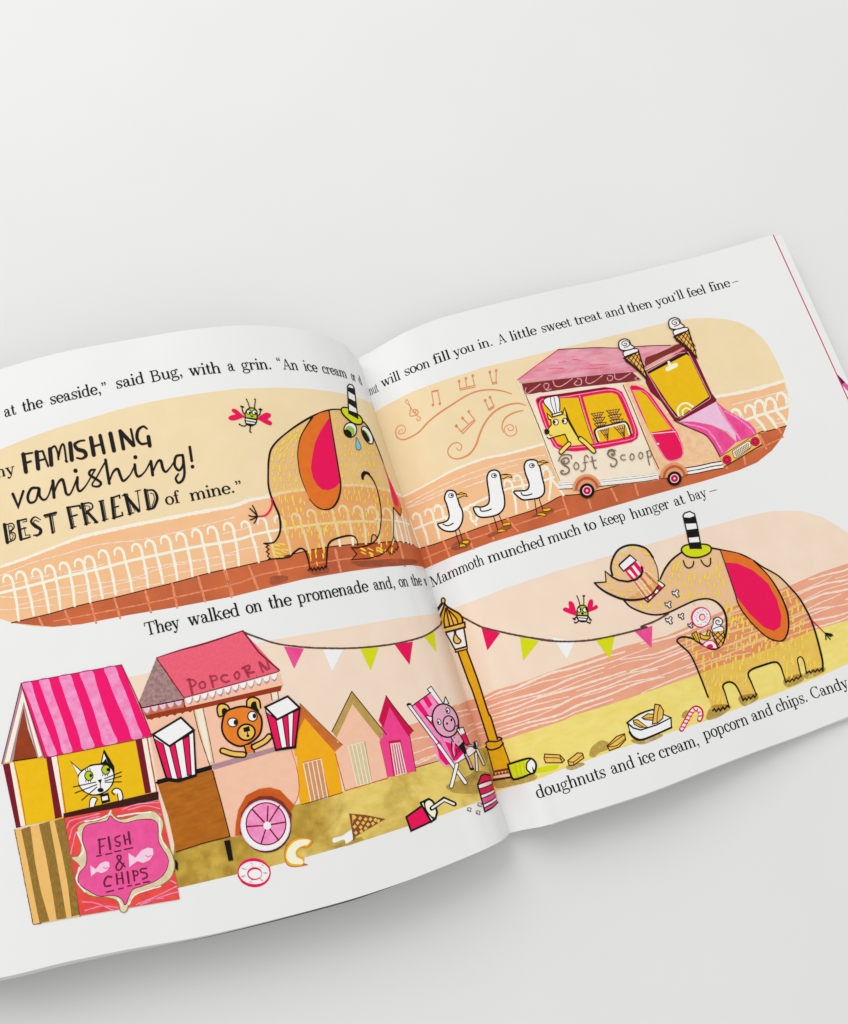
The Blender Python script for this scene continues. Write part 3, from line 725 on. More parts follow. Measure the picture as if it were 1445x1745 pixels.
# tail
p.line('crimson', [(205,1015),(210,1060),(190,1110),(150,1150),(90,1158)], [2.8,3,3,3,2.6])
for q in ([(90,1155),(72,1110),(50,1068)], [(90,1155),(60,1122),(28,1092)], [(90,1155),(55,1158),(20,1150)], [(90,1155),(60,1175),(30,1185)], [(90,1155),(78,1190),(62,1212)]):
    p.line('black', q, 1.9, keep=True)
p.k += 1
p.build(page_l)

# --- bee, left
def bee(P, R, wings, body, k):
    for q in wings: P.fill('crimson', q, smooth=True, R=R)
p = Print(LEFT, 'printed_bee', R=WB, base=40, label='smiling bee with raised arms')
p.fill('crimson', [(540,585),(420,480),(330,405),(260,385),(215,405),(225,455),(300,520),(200,550),(140,590),(150,650),(250,675),(360,650),(470,610)], smooth=True)
p.fill('crimson', [(840,625),(930,550),(1030,490),(1110,485),(1175,520),(1170,580),(1100,650),(1170,690),(1208,740),(1170,795),(1080,770),(950,700)], smooth=True)
p.fill('limegreen', [(550,600),(555,480),(610,395),(690,365),(770,385),(830,460),(830,640)], smooth=True)
p.fill('white', [(545,600),(830,645),(810,730),(760,780),(680,800),(590,765),(550,700)], smooth=True)
p.fill('black', [(545,590),(832,630),(830,680),(545,625)]); p.fill('black', [(550,665),(815,710),(805,740),(560,695)]); p.fill('black', [(575,735),(775,765),(690,803),(610,785)])
p.line('black', [(545,600),(550,490),(605,400),(690,365),(775,385),(832,460),(835,640),(810,740),(760,785),(680,805),(590,770),(550,700)], 1.9, closed=True)
p.disc('white', (635,468), 50); p.disc('white', (775,478), 52); p.ring('black', (635,468), 56, 54, 1.4); p.ring('black', (775,478), 60, 56, 1.4)
p.disc('black', (655,482), 26); p.disc('black', (795,492), 26)
p.fill('black', [(668,545),(700,555),(752,560),(735,588),(700,588),(680,570)], smooth=True)
p.line('black', [(660,370),(620,250),(578,155)], 1.5, keep=True); p.line('black', [(770,380),(785,270),(795,155),(772,150)], 1.5); p.disc('black', (578,155), 18); p.disc('black', (785,152), 16)
p.line('black', [(545,535),(490,470),(465,340)], 1.7); p.line('black', [(440,325),(505,345)], 2.2)
p.line('black', [(838,575),(905,520),(925,405)], 1.7); p.line('black', [(890,400),(955,412)], 2.2); p.line('black', [(920,380),(925,430)], 1.6)
p.line('black', [(585,765),(540,810),(470,805),(400,770)], 1.7); p.disc('black', (405,770), 20)
p.line('black', [(680,800),(668,880),(662,945),(692,970)], 1.8)
p.build(page_l)

# --- hand lettering, left page
p = Print(LEFT, 'hand_lettering', R=A, base=34)
def S(q, w=3.2, sm=False): p.line('black', q, [x*1.15 for x in w] if isinstance(w, list) else w*1.1, smooth=sm, keep=True)
FW = 5.9
S([(160,940),(178,1060)], FW); S([(150,942),(222,930)], 2.6); S([(175,1000),(212,988)], 3)
S([(250,925),(262,1038)], FW); S([(250,925),(290,918)], 2.6); S([(292,918),(330,1022)], 3.0); S([(258,985),(310,972)], 2.6)
S([(342,905),(352,1012)], FW); S([(345,905),(375,885),(395,930),(400,975)], 2.8, True); S([(400,960),(418,885),(438,880),(455,992)], 2.8, True); S([(448,985),(462,990)],2.4)
S([(480,865),(492,978)], FW)
S([(578,845),(545,850),(512,872),(530,905),(575,920),(588,950),(560,970),(527,965)], [2.6,2.8,4,5,5.5,4.6,3,2.6], True)
S([(622,828),(642,944)], FW); S([(685,812),(712,930)], 5.0); S([(635,888),(700,868)], 3)
S([(755,798),(780,915)], FW)
S([(822,782),(845,902)], 5.2); S([(822,782),(912,878)], 5.6); S([(895,768),(920,880)], 3.2)
S([(1005,765),(980,750),(945,775),(938,830),(965,868),(1005,865)], [2.6,3,4,4.4,3.4,2.8], True); S([(1015,820),(1025,882)], 5.4)
# vanishing!
S([(88,1212),(125,1298),(160,1192)], [4,4.2,3.4]); 
S([(262,1170),(215,1175),(190,1230),(205,1270),(245,1255),(268,1175),(272,1225),(300,1252),(330,1225),(365,1125)], [3.2,3.6,3.6,3.4,2.6,3.4,3.4,3,2,3], True)
S([(362,1122),(370,1235)], 4.4); S([(368,1215),(395,1140),(425,1112),(440,1150),(455,1210),(485,1205),(530,1098)], [2,2.6,3.8,3.8,3.6,2.4,2.4], True)
S([(530,1098),(530,1165),(548,1192),(590,1150),(650,1045)], [3.6,3.6,3.2,2,2.2], True); p.disc('black', (517,1053), 15)
S([(650,1045),(620,1050),(612,1078),(650,1105),(690,1135),(672,1160),(630,1150),(665,1090),(715,1000)], [2.8,3,3.4,3.6,3.4,3,2.2,2,2.2], True)
S([(722,978),(748,1140)], 4.0); S([(750,1120),(775,1060),(805,1042),(825,1090),(845,1122),(890,1080),(925,1010)], [2,2.8,3.8,3.8,3.2,2,2.4], True)
S([(922,1010),(930,1070),(950,1092),(990,1060),(1030,990)], [3.6,3.6,3.2,2,2.4], True); p.disc('black', (926,960), 14)
S([(1032,988),(1045,1082)], 4.2); S([(1045,1062),(1075,995),(1100,985),(1115,1040),(1135,1060),(1165,1030),(1195,985)], [2,2.8,3.8,3.8,3,2,2], True)
S([(1250,945),(1205,955),(1195,1015),(1225,1050),(1252,1010),(1250,945),(1262,1060),(1250,1115),(1220,1135),(1202,1105),(1220,1075)], [3,3.4,3.6,3.2,3,3.4,3.4,3.4,3.2,2.8,2.4], True)
S([(1298,890),(1312,985)], 3.8); p.disc('black', (1317,1025), 13)
T = lambda t, a, b, R, **k: word(p, 'black', t, a, b, R=R, **k)
T('my', (-62,1112), (112,1072), A); T('of', (1132,1290), (1240,1268), A); T('mine.”', (323.8,854.5,0), (417,836.5,0), A)
# BEST FRIEND: open letters with one solid shadow side
def open_letter(R, outer, lw=1.1): p.line('black', outer, lw, smooth=False, R=R, keep=True)
def S6l(q, w=3, sm=False): p.line('black', q, w, smooth=sm, R=F6, keep=True)
S6l([(28,195),(46,305)], 5.2); S6l([(40,195),(75,188),(88,210),(66,240)], 1.8, True); S6l([(62,242),(92,250),(90,285),(50,305)], 1.8, True); S6l([(52,200),(66,298)], 1.3); S6l([(55,205),(72,205),(76,222),(58,236)], 1.1, True); S6l([(62,250),(80,258),(78,280),(64,292)], 1.1, True)
S6l([(112,175),(130,285)], 5.2); S6l([(112,172),(162,160)], 2.4); S6l([(122,225),(160,215)], 2.0); S6l([(130,288),(186,272)], 2.4); S6l([(140,180),(165,175),(164,162)], 1.2); S6l([(148,210),(158,262),(184,258),(186,272)], 1.2)
S6l([(250,165),(215,148),(192,175),(215,205),(248,225),(240,255),(208,262)], [1.4,2,3.6,4.2,4,3.2,2], True); S6l([(240,178),(218,168),(208,182),(225,198),(256,222),(255,250),(225,268)], 1.2, True)
S6l([(275,140),(345,122)], 3.8); S6l([(308,142),(325,245)], 3.6); S6l([(322,140),(338,240),(318,246)], 1.3); S6l([(278,152),(345,135)], 1.2)
for a, b, c in [((418,92),(445,215),None),((505,68),(532,192),None),((622,55),(642,168),None),((688,32),(702,155),None),((772,12),(800,130),None),((893,-18),(914,100),None)]:
    S6l([a, b], 4.6); S6l([(a[0]+14, a[1]-4), (b[0]+13, b[1]-6)], 1.2); S6l([(b[0]-12, b[1]+2), (b[0]+24, b[1]-8)], 1.5)
S6l([(412,90),(490,78),(495,95)], 2.6); S6l([(440,145),(475,135)], 2.4)
S6l([(500,68),(555,62),(570,90),(530,125)], 2.2, True); S6l([(540,120),(595,180)], 4.4); S6l([(520,80),(548,82),(552,98),(530,112)], 1.1, True); S6l([(580,185),(605,178)], 1.5)
S6l([(608,52),(638,45)], 1.8); S6l([(690,30),(735,15),(738,32)], 2.4); S6l([(698,92),(730,82)], 2.2); S6l([(700,155),(755,138),(752,120)], 2.4)
S6l([(768,12),(854,112)], 4.8); S6l([(846,-14),(862,112)], 1.6); S6l([(832,-10),(866,-18)], 1.6); S6l([(752,18),(785,6)], 1.6); S6l([(786,30),(832,112)], 1.1)
S6l([(898,-15),(945,-15),(968,30),(950,85),(925,102)], [2,3,4.4,4,2], True); S6l([(925,0),(945,10),(950,40),(935,85)], 1.2, True)
p.k += 1
p.build(page_l)

# --- lines of type, left page
p = Print(LEFT, 'text_line', base=36)
T = lambda t, a, b, R, **k: word(p, 'text_black', t, a, b, R=R, **k)
T('at', (28,690), (118,664), A); T('the', (152,655), (303,614), A); T('seaside,”', (340,603), (748,512), A); T('said', (793,494), (1000,450), A); T('Bug,', (1030,450), (1262,402), A)
T('with', (323,641), (379.5,635.5), None); T('a', (183,353), (238,349), B); T('grin.', (272,346), (480,340), B); T('“An', (508,338), (650,346), B); T('ice', (678,348), (775,361), B); T('cream', (797,363), (965,402), B); T('or', (985,408), (1022,424), B); T('d', (1035,432), (1062,452), B)
p.build(page_l)
p = Print(LEFT, 'text_line', base=36)
T('They', (895,880), (1118,830), F6); T('walked', (321,1067), (411.5,1048.5), None); T('on', (143,746), (252,724), G7); T('the', (282,716), (433,688), G7); T('promenade', (460,682), (905,604), G7); T('and,', (928,600), (1070,583), G7); T('on', (1085,580), (1150,574), G7); T('the', (1163,573), (1232,570), G7); T('w', (1244,570), (1264,574), G7)
p.build(page_l)

# --- upper panel, right page
p = Print(RIGHT, 'seafront_panel', base=1)
rt = at(T3, [(550,1040),(700,945),(1000,790),(1200,710),(1445,625)])+at(C3, [(900,345),(1400,222)])+at(D4, [(1340,525)])+at(E5, [(150,785),(300,778),(450,790),(560,820),(660,870),(740,940),(800,1020),(860,1130),(920,1270),(950,1380),(965,1480),(955,1580),(935,1680),(905,1750)])
rb = [(1315,768),(1290,788),(1260,801),(1200,819.5),(1100,846.7),(1004.5,874.4),(921.5,899.3),(838.4,924),(769,949),(722,970)]
p.fill('sky_tan', rt+rb+[(675,935),(655,880),(625,770),(600,700)])
hz = at(C3, [(320,1242),(430,1190),(560,1120),(700,1045),(900,970),(1050,940),(1200,900),(1310,870)])+[(1000,735),(1100,712),(1180,688)]+at(E5, [(350,1430),(500,1402),(650,1372),(800,1332),(918,1297)])
p.fill('boards', [(675,935),(640,858)]+hz+[(1340,672),(1344,690),(1343,710),(1336,735),(1326,755)]+rb)
p.line('chalk', hz, [3.4]*3+[4.5]*8+[6]*5, rough=.7)
gt = at(H8, [(20,860),(45,850),(150,820),(300,765),(450,710),(650,645),(750,612),(850,565),(930,525)])+[(1000,840),(1100,815),(1240,778)]+at(E5, [(700,1730),(800,1705),(940,1665)])
p.fill('boardwalk', gt+[(1333,745)]+rb+[(685,950)])
p.line('darkbrown', gt, 1.6)
for a, b in [((95,835),(130,950)),((200,800),(240,900)),((340,750),(385,850)),((480,700),(510,790)),((590,660),(660,740)),((930,520),(970,640)),((1095,550),(1110,600)),((1235,480),(1270,555)),((1380,455),(1400,520))]:
    p.line('walk_line', at(H8, [a, b]), 3.4, rough=.8, keep=True)
for a, b in [((1170,1010),(1225,1120)),((1330,950),(1350,985)),((1030,1160),(1045,1250)),((880,1250),(890,1285))]:
    p.line('walk_line', at(VB_, [a, b]), 3.4, rough=.8, keep=True)
p.line('walk_line', at(H8, [(80,910),(200,860),(400,780),(650,700),(950,600)]), 2.2, rough=1, keep=True)
p.line('walk_line', at(VB_, [(1130,1130),(1250,1080),(1370,1020)]), 2.2, rough=1); 
for q in ([(250,830),(330,790),(370,800),(350,840),(270,860)], [(480,760),(600,700),(620,720),(560,750),(490,780)], [(740,650),(860,600),(880,625),(800,650)]):
    p.fill('walk_shade', at(H8, q), smooth=True)
for q in ([(330,1330),(500,1240),(700,1150),(900,1080),(1130,1010)], [(350,1290),(560,1180),(760,1090),(960,1020),(1160,970),(1320,945)], [(380,1310),(620,1210),(640,1200)], [(370,1390),(520,1320),(640,1290)], [(760,1170),(900,1120),(960,1090)], [(1040,1080),(1180,1060)], [(1060,1130),(1190,1110)], [(800,1380),(860,1420)], [(1080,1210),(1200,1190)]):
    p.line('seachalk', at(C3, q), 2.0, rough=1.3, keep=True)
for q in ([(940,745),(1100,705),(1300,650),(1400,625)], [(1140,945),(1190,930)], [(1310,905),(1370,895)], [(1320,870),(1360,860)]):
    p.line('seachalk', at(VB_, q), 2.2, rough=1.0, keep=True)
p.k += 1
for (x0,y0),(x1,y1) in [((510,185),(650,555)),((660,135),(785,490)),((775,85),(880,270))]:
    cane(p, x0, y0, x1, y1, S6, 4.4, .8)
for (x0,y0),(x1,y1) in [((345,610),(405,705)),((660,400),(720,600)),((830,345),(850,545)),((600,430),(650,630)),((380,580),(395,690)),((840,360),(940,520))]:
    cane(p, x0, y0, x1, y1, H8, 4.2, .8)
p.line('rail', at(S6, [(420,265),(545,600)]), 3, rough=.4, keep=True)
for (x0,y0),(x1,y1) in [((970,790),(1010,840)),((1085,755),(1215,960)),((1170,715),(1310,940)),((1262,695),(1395,905)),((1355,650),(1415,700))]:
    cane(p, x0, y0, x1, y1, VB_, 5.6, .95)
p.k += 1
p.line('rail', at(S6, [(440,390),(560,340),(740,270),(860,230)])+at(H8, [(480,530),(600,480),(750,450),(880,410)]), 4.0, rough=.3)
p.line('rail', at(VB_, [(1050,875),(1150,840),(1300,795),(1415,760)]), 5.0, rough=.3)
p.build(page_r)

# --- music
p = Print(RIGHT, 'music_notes', R=C3, base=12)
m = lambda q, w=2.0: p.line('music', q, [x*1.0 for x in w] if isinstance(w, list) else w*.95, keep=True)
m([(345,770),(325,778),(318,798),(335,800),(358,790),(365,765),(345,742),(315,748),(298,785),(310,825),(350,840),(400,822),(460,785),(520,720),(600,655),(700,590),(780,540),(860,508),(950,498),(1030,508),(1090,528),(1145,560)], [1,1.2,1.4,1.4,1.3,1.3,1.4,1.6,1.8,2,2.2,2.4,2.6,2.8,2.8,2.8,2.6,2.6,2.4,2.2,1.6])
m([(710,895),(735,915),(750,890),(735,865),(700,862),(665,890),(655,930),(680,962),(730,970),(800,940),(845,880),(870,810),(900,740),(950,670),(1010,625),(1080,598),(1140,592),(1188,605)], [1,1.4,1.6,1.6,1.8,2,2,2.2,2.6,3,3.2,3.2,3,3,3,2.8,2.4,1.4])
m([(1065,760),(1075,778),(1100,772),(1098,745),(1070,738),(1040,765),(1055,805),(1090,815),(1125,790),(1118,745)], 1.5)
m([(1170,640),(1110,655),(1050,690),(1025,745),(1035,790)], [1.6,2.6,2.6,2,1.4])
for q, w_m in (([(1012,975),(985,940),(955,915),(948,890),(962,875),(978,895),(990,930),(1012,975)], 1.3), ([(1012,975),(1003,1020),(1000,1065),(1015,1077),(1060,1070),(1092,1050),(1102,1025),(1088,1002),(1060,995),(1040,1010),(1045,1030),(1065,1032),(1075,1015)], 1.9), ([(1012,975),(1050,1025),(1090,1070),(1125,1092),(1128,1118),(1105,1135),(1085,1120),(1092,1104)], 1.5)):
    m(at(T3, q), w_m)
def beam(q, heads, w=1.7):
    for s in q: m(s, w)
    for h in heads: p.disc('music', h, 9, 11, 20)
beam([[(545,515),(585,505)],[(545,520),(558,600)],[(585,505),(603,590)],[(545,510),(590,500)]], [(553,603),(600,593)])
beam([[(730,440),(738,490)],[(775,425),(785,480)],[(822,405),(838,470)],[(735,492),(842,468)],[(738,502),(842,480)]], [(732,440),(778,422),(825,402)])
beam([[(940,380),(960,455)],[(985,370),(985,450)],[(958,450),(988,445)],[(960,460),(990,455)]], [(942,378),(985,368)])
beam([[(712,745),(750,790)],[(752,690),(795,735)],[(795,650),(835,700)],[(745,785),(838,700)],[(755,800),(842,710)]], [(712,745),(755,692),(798,648)], 1.9)
beam([[(910,575),(935,635)],[(942,550),(968,605)],[(932,632),(970,608)],[(936,640),(970,618)]], [(910,572),(943,550)])
p.k += 1
p.build(page_r)

# --- gulls
def gull(p, body, wing, beak, eye, legs, feet):
    p.fill('white', body, smooth=True)
    p.line('black', body, 2.4, closed=True)
    p.line('black', wing, 1.9)
    p.fill('gold', beak); p.line('darkbrown', beak, 1.3, smooth=False, closed=True)
    p.line('darkbrown', [beak[0], beak[2]], 1.0)
    p.disc('white', eye, 15, 13); p.ring('black', eye, 15, 13, 1.2); p.disc('black', (eye[0]+4, eye[1]-1), 7)
    for a in legs: p.line('black', a, 1.3, keep=True)
    p.k += 1
    for f in feet: p.fill('yellow', f); p.line('darkbrown', f, .9, smooth=False, closed=True)
p = Print(RIGHT, 'printed_gull', R=H8, base=26)
gull(p, [(245,490),(220,500),(208,540),(222,580),(236,640),(228,672),(200,688),(166,698),(190,728),(225,742),(268,740),(300,715),(318,670),(318,620),(300,580),(285,530),(272,500)], [(200,700),(230,708),(262,692)], [(280,518),(310,503),(340,512),(348,528),(325,524),(300,535),(285,540)], (248,522), [[(275,735),(285,780),(303,825)],[(296,725),(310,770),(320,805)]], [[(302,822),(330,822),(342,838),(325,836),(300,842)],[(318,800),(355,798),(362,808),(345,820),(318,815)]])
p.build(page_r)
p = Print(RIGHT, 'printed_gull', R=H8, base=26)
gull(p, [(515,365),(485,375),(470,405),(472,450),(482,520),(478,570),(440,592),(388,594),(400,635),(430,655),(490,652),(545,632),(575,590),(575,530),(562,470),(550,400),(540,375)], [(425,598),(435,618),(470,615),(495,605)], [(555,395),(585,390),(615,395),(622,412),(595,406),(570,418),(556,420)], (512,400), [[(508,648),(522,690),(534,735)],[(540,635),(555,670),(568,698)]], [[(532,738),(560,728),(590,740),(560,746),(535,748)],[(566,695),(610,684),(615,702),(590,706),(568,710)]])
p.build(page_r)
p = Print(RIGHT, 'printed_gull', R=H8, base=26)
gull(p, [(745,302),(712,310),(698,340),(705,385),(725,440),(725,475),(700,492),(635,497),(655,525),(690,548),(740,545),(790,535),(818,510),(822,470),(808,410),(795,350),(775,310)], [(678,505),(690,520),(720,520),(745,512)], [(778,318),(815,306),(848,318),(820,324),(800,334),(785,338)], (745,338), [[(762,540),(768,590),(778,635)],[(788,535),(800,575),(815,608)]], [[(776,632),(815,630),(832,640),(828,650),(780,642)],[(812,605),(855,598),(866,610),(845,618),(815,620)]])
p.build(page_r)

# --- ice cream van
p = Print(RIGHT, 'printed_van', R=VA, base=22)
p.fill('cream', [(40,325),(95,430),(165,590),(260,850),(350,1100),(455,1345),(900,1300),(1445,1240),(1480,1240),(1290,800),(1180,440),(1110,310),(700,330)])
V2 = VB_
p.fill('vanside', [(5,570),(60,560),(150,570),(215,600),(300,700),(390,830),(450,880),(480,905),(600,955),(720,1010),(760,1060),(830,1190),(850,1270),(570,1340),(300,1350),(190,1000),(110,760)], R=V2)
p.line('ochre', [(95,440),(200,690),(300,950),(400,1220),(455,1345)], 1.8, rough=.6)
p.line('cream', [(84,440),(186,690),(286,940),(380,1190),(446,1340)], 1.6)
p.line('brownroof', at(V2, [(8,580),(80,740),(180,990),(260,1180),(312,1290)]), 1.6)
p.line('cream', at(V2, [(25,590),(100,760),(200,1010)]), 1.2)
# sill stripes
for o, mtl, wd in ((0,'cream',5.5),(8,'conebrown',1.5),(18,'white',4.0),(30,'darkbrown',1.8),(42,'white',4.5),(60,'cream',5),(68,'darkbrown',1.4)):
    p.line(mtl, [(440,1340+o),(700,1325+o),(1000,1295+o),(1300,1262+o),(1445,1238+o)], wd, rough=.25)
for o, mtl, wd in ((0,'darkbrown',1.6),(16,'white',4.0),(32,'darkbrown',1.4),(46,'white',4.2),(60,'darkbrown',1.2)):
    p.line(mtl, [(530,1285+o),(650,1265+o),(760,1240+o),(855,1225+o)], wd, R=V2, rough=.25)
# roof
p.fill('rose', at(D4, [(105,1000),(440,750),(600,742),(760,735),(930,738),(1150,722),(1350,716),(1445,700),(1420,740),(1300,770),(1200,820),(1150,870),(1145,905),(1080,935),(850,950),(600,978),(120,1025)]))
p.line('red', at(D4, [(105,1000),(250,890),(440,750)]), 1.4); p.line('darkbrown', at(D4, [(440,750),(600,742),(760,735),(930,738),(1150,722),(1360,716)]), 1.3)
for q in ([(360,912),(410,905),(480,905)],[(440,860),(500,848)],[(700,880),(850,870)],[(560,830),(620,840)],[(620,910),(760,905),(800,900)]):
    p.line('roofpink', at(D4, q), 1.6, rough=1, keep=True)
p.k += 1
p.fill('maroon', at(D4, [(138,1030),(600,978),(850,952),(1045,935),(1120,1000),(1000,1018),(600,1060),(300,1105),(165,1122)]))
for q in ([(175,1065),(165,1095),(185,1112),(230,1080),(290,1035)],[(320,1050),(330,1075),(355,1070),(360,1035),(330,1030),(320,1060),(345,1085),(380,1075)],[(395,1005),(410,1045),(450,1055),(500,1030),(555,990)],[(590,1010),(570,1030),(590,1045),(625,1035),(625,995),(595,990)],[(670,975),(665,1010),(690,1030),(740,1010),(800,965)],[(840,980),(850,1005),(880,1000),(880,965),(850,965)],[(900,950),(905,985),(940,998),(1000,965),(1030,945)],[(1085,975),(1070,990),(1090,1005),(1110,1000)]):
    p.line('rose', at(D4, q), 1.7, rough=.6, keep=True)
p.k += 1
p.line('chalk', at(D4, [(110,1008),(160,1120),(300,1105)]), 1.6, rough=.8)
# windscreen frame and cap
p.fill('brownroof', [(190,380),(200,345),(300,310),(400,265),(450,240),(500,225),(540,260),(610,330),(560,300),(400,330),(200,440)], R=V2)
p.fill('winecolour', [(195,460),(540,275),(615,330),(760,650),(800,700),(795,730),(480,890),(440,880),(330,720),(240,640),(200,560)], R=V2)
p.line('rose', [(195,435),(350,350),(440,310),(520,268)], 4.0, R=V2, rough=.3)
p.line('rose', [(208,468),(480,310),(560,300),(750,680),(740,700),(490,860),(455,850),(330,680),(208,468)], 1.3, R=V2, smooth=False)
p.fill('black', [(212,470),(545,298),(560,312),(748,680),(735,700),(485,862),(455,845)], R=V2)
p.fill('yellow', [(225,485),(545,320),(570,335),(738,678),(490,852),(480,850),(400,750)], R=V2)
p.line('straw', [(395,385),(405,415)], 4.2, R=V2); p.line('straw', [(385,445),(455,410)], 7.5, R=V2)
p.line('straw', [(478,840),(470,790),(500,745),(550,735),(600,765)], 3.2, R=V2); p.line('straw', [(515,835),(515,795),(545,775),(580,790)], 2.6, R=V2)
# bonnet
p.fill('lilac', [(485,890),(795,722),(850,840),(960,990),(970,1060),(900,980),(760,920),(600,890)], R=V2)
p.fill('pink', [(480,895),(600,893),(760,925),(880,980),(965,1062),(830,1190),(780,1090),(720,1010),(620,960)], R=V2)
p.fill('pink', [(798,720),(880,790),(990,850),(1080,900),(1130,960),(1140,995),(970,1065),(960,990),(900,900),(840,800)], R=V2)
for q in ([(520,905),(700,950),(780,1030),(850,1150)],[(820,760),(890,880),(960,980),(1000,1040)],[(870,800),(980,860),(1080,940),(1120,990)]):
    p.line('pinkpale', q, 2.6, R=V2, rough=.9, keep=True)
p.k += 1
p.line('darkbrown', [(440,880),(480,902),(600,955),(700,1000),(750,1050),(800,1130),(830,1190)], 1.6, R=V2)
p.fill('gold', [(830,1190),(1150,985),(1185,1080),(860,1275)], R=V2)
p.line('darkbrown', [(865,1275),(1185,1085)], 1.4, R=V2); p.line('conebrown', [(830,1190),(1150,988)], 1.2, R=V2)
for c in ((888,1215),(1128,1060)):
    p.disc('crimson', c, 37, 38, R=V2); p.ring('winecolour', c, 37, 38, 1.0, R=V2); p.ring('winecolour', c, 20, 20, 1.6, R=V2)
p.fill('straw', [(935,1150),(950,1130),(1060,1060),(1085,1065),(1092,1100),(1080,1120),(975,1195),(950,1190)], R=V2)
p.line('conebrown', [(935,1150),(950,1130),(1060,1060),(1085,1065),(1092,1100),(1080,1120),(975,1195),(950,1190)], 1.2, R=V2, closed=True)
for k in range(4): p.line('conebrown', [(942+k*8,1160+k*9),(1068+k*6,1075+k*12)], .9, R=V2, keep=True)
for k in range(9): p.line('conebrown', [(955+k*14,1135-k*8),(972+k*13,1188-k*8)], .9, R=V2, keep=True)
p.k += 1
# door
p.fill('crimson', [(65,600),(75,585),(120,585),(180,610),(240,660),(330,790),(430,930),(470,990),(510,1090),(520,1160),(500,1195),(430,1220),(380,1215),(320,1140),(240,990),(140,780)], R=V2)
p.line('pinkpale', [(85,625),(170,630),(230,680),(320,810),(420,950),(460,1000),(505,1100),(512,1165),(490,1200),(425,1222),(375,1210),(320,1130),(240,975),(150,770),(85,625)], 1.2, R=V2)
p.fill('yellow', [(92,628),(150,630),(205,670),(300,800),(415,955),(235,985),(160,790)], R=V2)
p.line('white', [(245,995),(450,975)], 1.2, R=V2); p.disc('white', (303,1080), 9, 8, R=V2)
# hatch
p.fill('crimson', [(195,500),(205,475),(250,455),(450,430),(750,385),(900,362),(1010,372),(1080,410),(1120,490),(1180,640),(1240,790),(1250,850),(1235,890),(1180,925),(900,985),(600,1020),(450,1010),(380,970),(330,870),(260,700)])
p.fill('winecolour', [(210,490),(300,455),(450,430),(750,385),(900,365),(1000,372),(900,385),(650,425),(450,455),(290,480),(240,500),(235,560),(330,850)])
p.line('pinkpale', [(235,520),(260,490),(350,470),(500,460),(650,435),(900,395),(1010,400),(1070,440),(1130,560),(1210,780),(1215,850),(1190,890),(1000,930),(800,962),(540,985),(440,985),(390,940),(320,800),(240,570),(235,520)], 1.4)
p.fill('yellow', [(262,540),(280,500),(360,480),(500,475),(640,470),(800,940),(600,962),(480,965),(420,940),(380,870),(300,650)])
p.fill('yellow', [(680,465),(800,440),(900,425),(980,420),(1030,440),(1080,540),(1170,760),(1190,830),(1170,860),(1050,890),(810,935)])
p.fill('crimson', [(636,445),(672,440),(815,935),(795,940)]); p.line('pinkpale', [(645,450),(720,700),(805,938)], 1.2); p.line('darkbrown', [(636,470),(715,730),(790,940)], 1.0)
# cones in the hatch
def tinycone(p, x, y, wd, hh, lean):
    q = [(x,y),(x+wd,y-18),(x+wd*.55+lean,y+hh)]
    p.fill('cone', q); p.line('darkbrown', q, 1.4, smooth=False, closed=True)
    for t in (.25,.5,.75):
        p.line('darkbrown', [(x+wd*t, y-18*t), (x+wd*.55+lean+(t-.5)*10, y+hh*.85)], .9, keep=True)
    for t in (.3,.6):
        p.line('darkbrown', [(x+(wd*.55+lean)*t, y+hh*t), (x+wd+(lean-wd*.45)*t, y-18+(hh+18)*t)], .9, keep=True)
    p.k += 1
for i in range(3): tinycone(p, 765+i*15, 636+i*52 if i < 2 else 740, 125, 70, 0)
tinycone(p, 830, 770, 110, 140, 45)
for i in range(3): tinycone(p, 920+i*18, 606+i*50, 135, 70, 0)
tinycone(p, 990, 760, 115, 125, 50)
p.line('darkbrown', [(835,915),(805,830),(815,800),(850,785),(1080,728),(1120,735),(1140,765),(1165,850)], 4.6)
p.line('white', [(845,910),(818,830),(826,805),(855,793),(1080,738),(1115,745),(1130,770),(1155,848)], 2.6)
# dog in a tall hat
p.fill('dogyellow', [(345,700),(400,670),(470,650),(510,660),(530,690),(560,760),(610,860),(640,900),(665,950),(600,960),(545,965),(530,900),(495,845),(420,860),(340,890),(310,860),(300,800),(350,750)])
p.fill('dogyellow', [(325,640),(365,680),(345,705),(325,690)]); p.fill('dogyellow', [(480,630),(490,580),(515,660)])
p.line('darkbrown', [(305,810),(355,750),(350,700),(325,690),(310,630),(360,675)], 1.8, smooth=False)
p.line('darkbrown', [(475,625),(490,575),(510,630),(520,680),(550,740),(600,830),(660,930)], [1.8,1.8,2.4,3.6,3.6,3,2], smooth=False)
p.line('darkbrown', [(315,880),(335,890),(400,870),(495,845),(515,890),(545,965)], 1.7, smooth=False)
p.fill('darkbrown', [(285,800),(310,790),(335,810),(330,840),(300,850),(285,830)], smooth=True); p.line('darkbrown', [(330,840),(345,860),(365,855)], 1.1); p.fill('white', [(310,855),(345,870),(330,888)])
p.disc('white', (400,722), 25, 28); p.ring('darkbrown', (400,722), 27, 30, 1.4); p.disc('darkbrown', (386,722), 12, 16)
p.disc('white', (492,712), 23, 26); p.ring('darkbrown', (492,712), 25, 28, 1.4); p.disc('darkbrown', (478,712), 11, 15)
p.fill('white', [(275,500),(300,475),(350,462),(420,455),(440,520),(440,590),(455,620),(370,640),(330,590),(285,535)], smooth=True)
p.line('darkbrown', [(370,640),(330,590),(285,535),(275,500),(300,475),(350,462),(420,455),(440,520),(440,605)], 1.6)
p.line('darkbrown', [(345,470),(355,540),(390,630)], 1.1); p.line('darkbrown', [(380,465),(395,530),(410,620)], 1.1)
p.fill('white', [(360,645),(460,615),(468,640),(372,668)]); p.line('darkbrown', [(360,645),(460,615),(468,640),(372,668)], 1.8, smooth=False, closed=True)
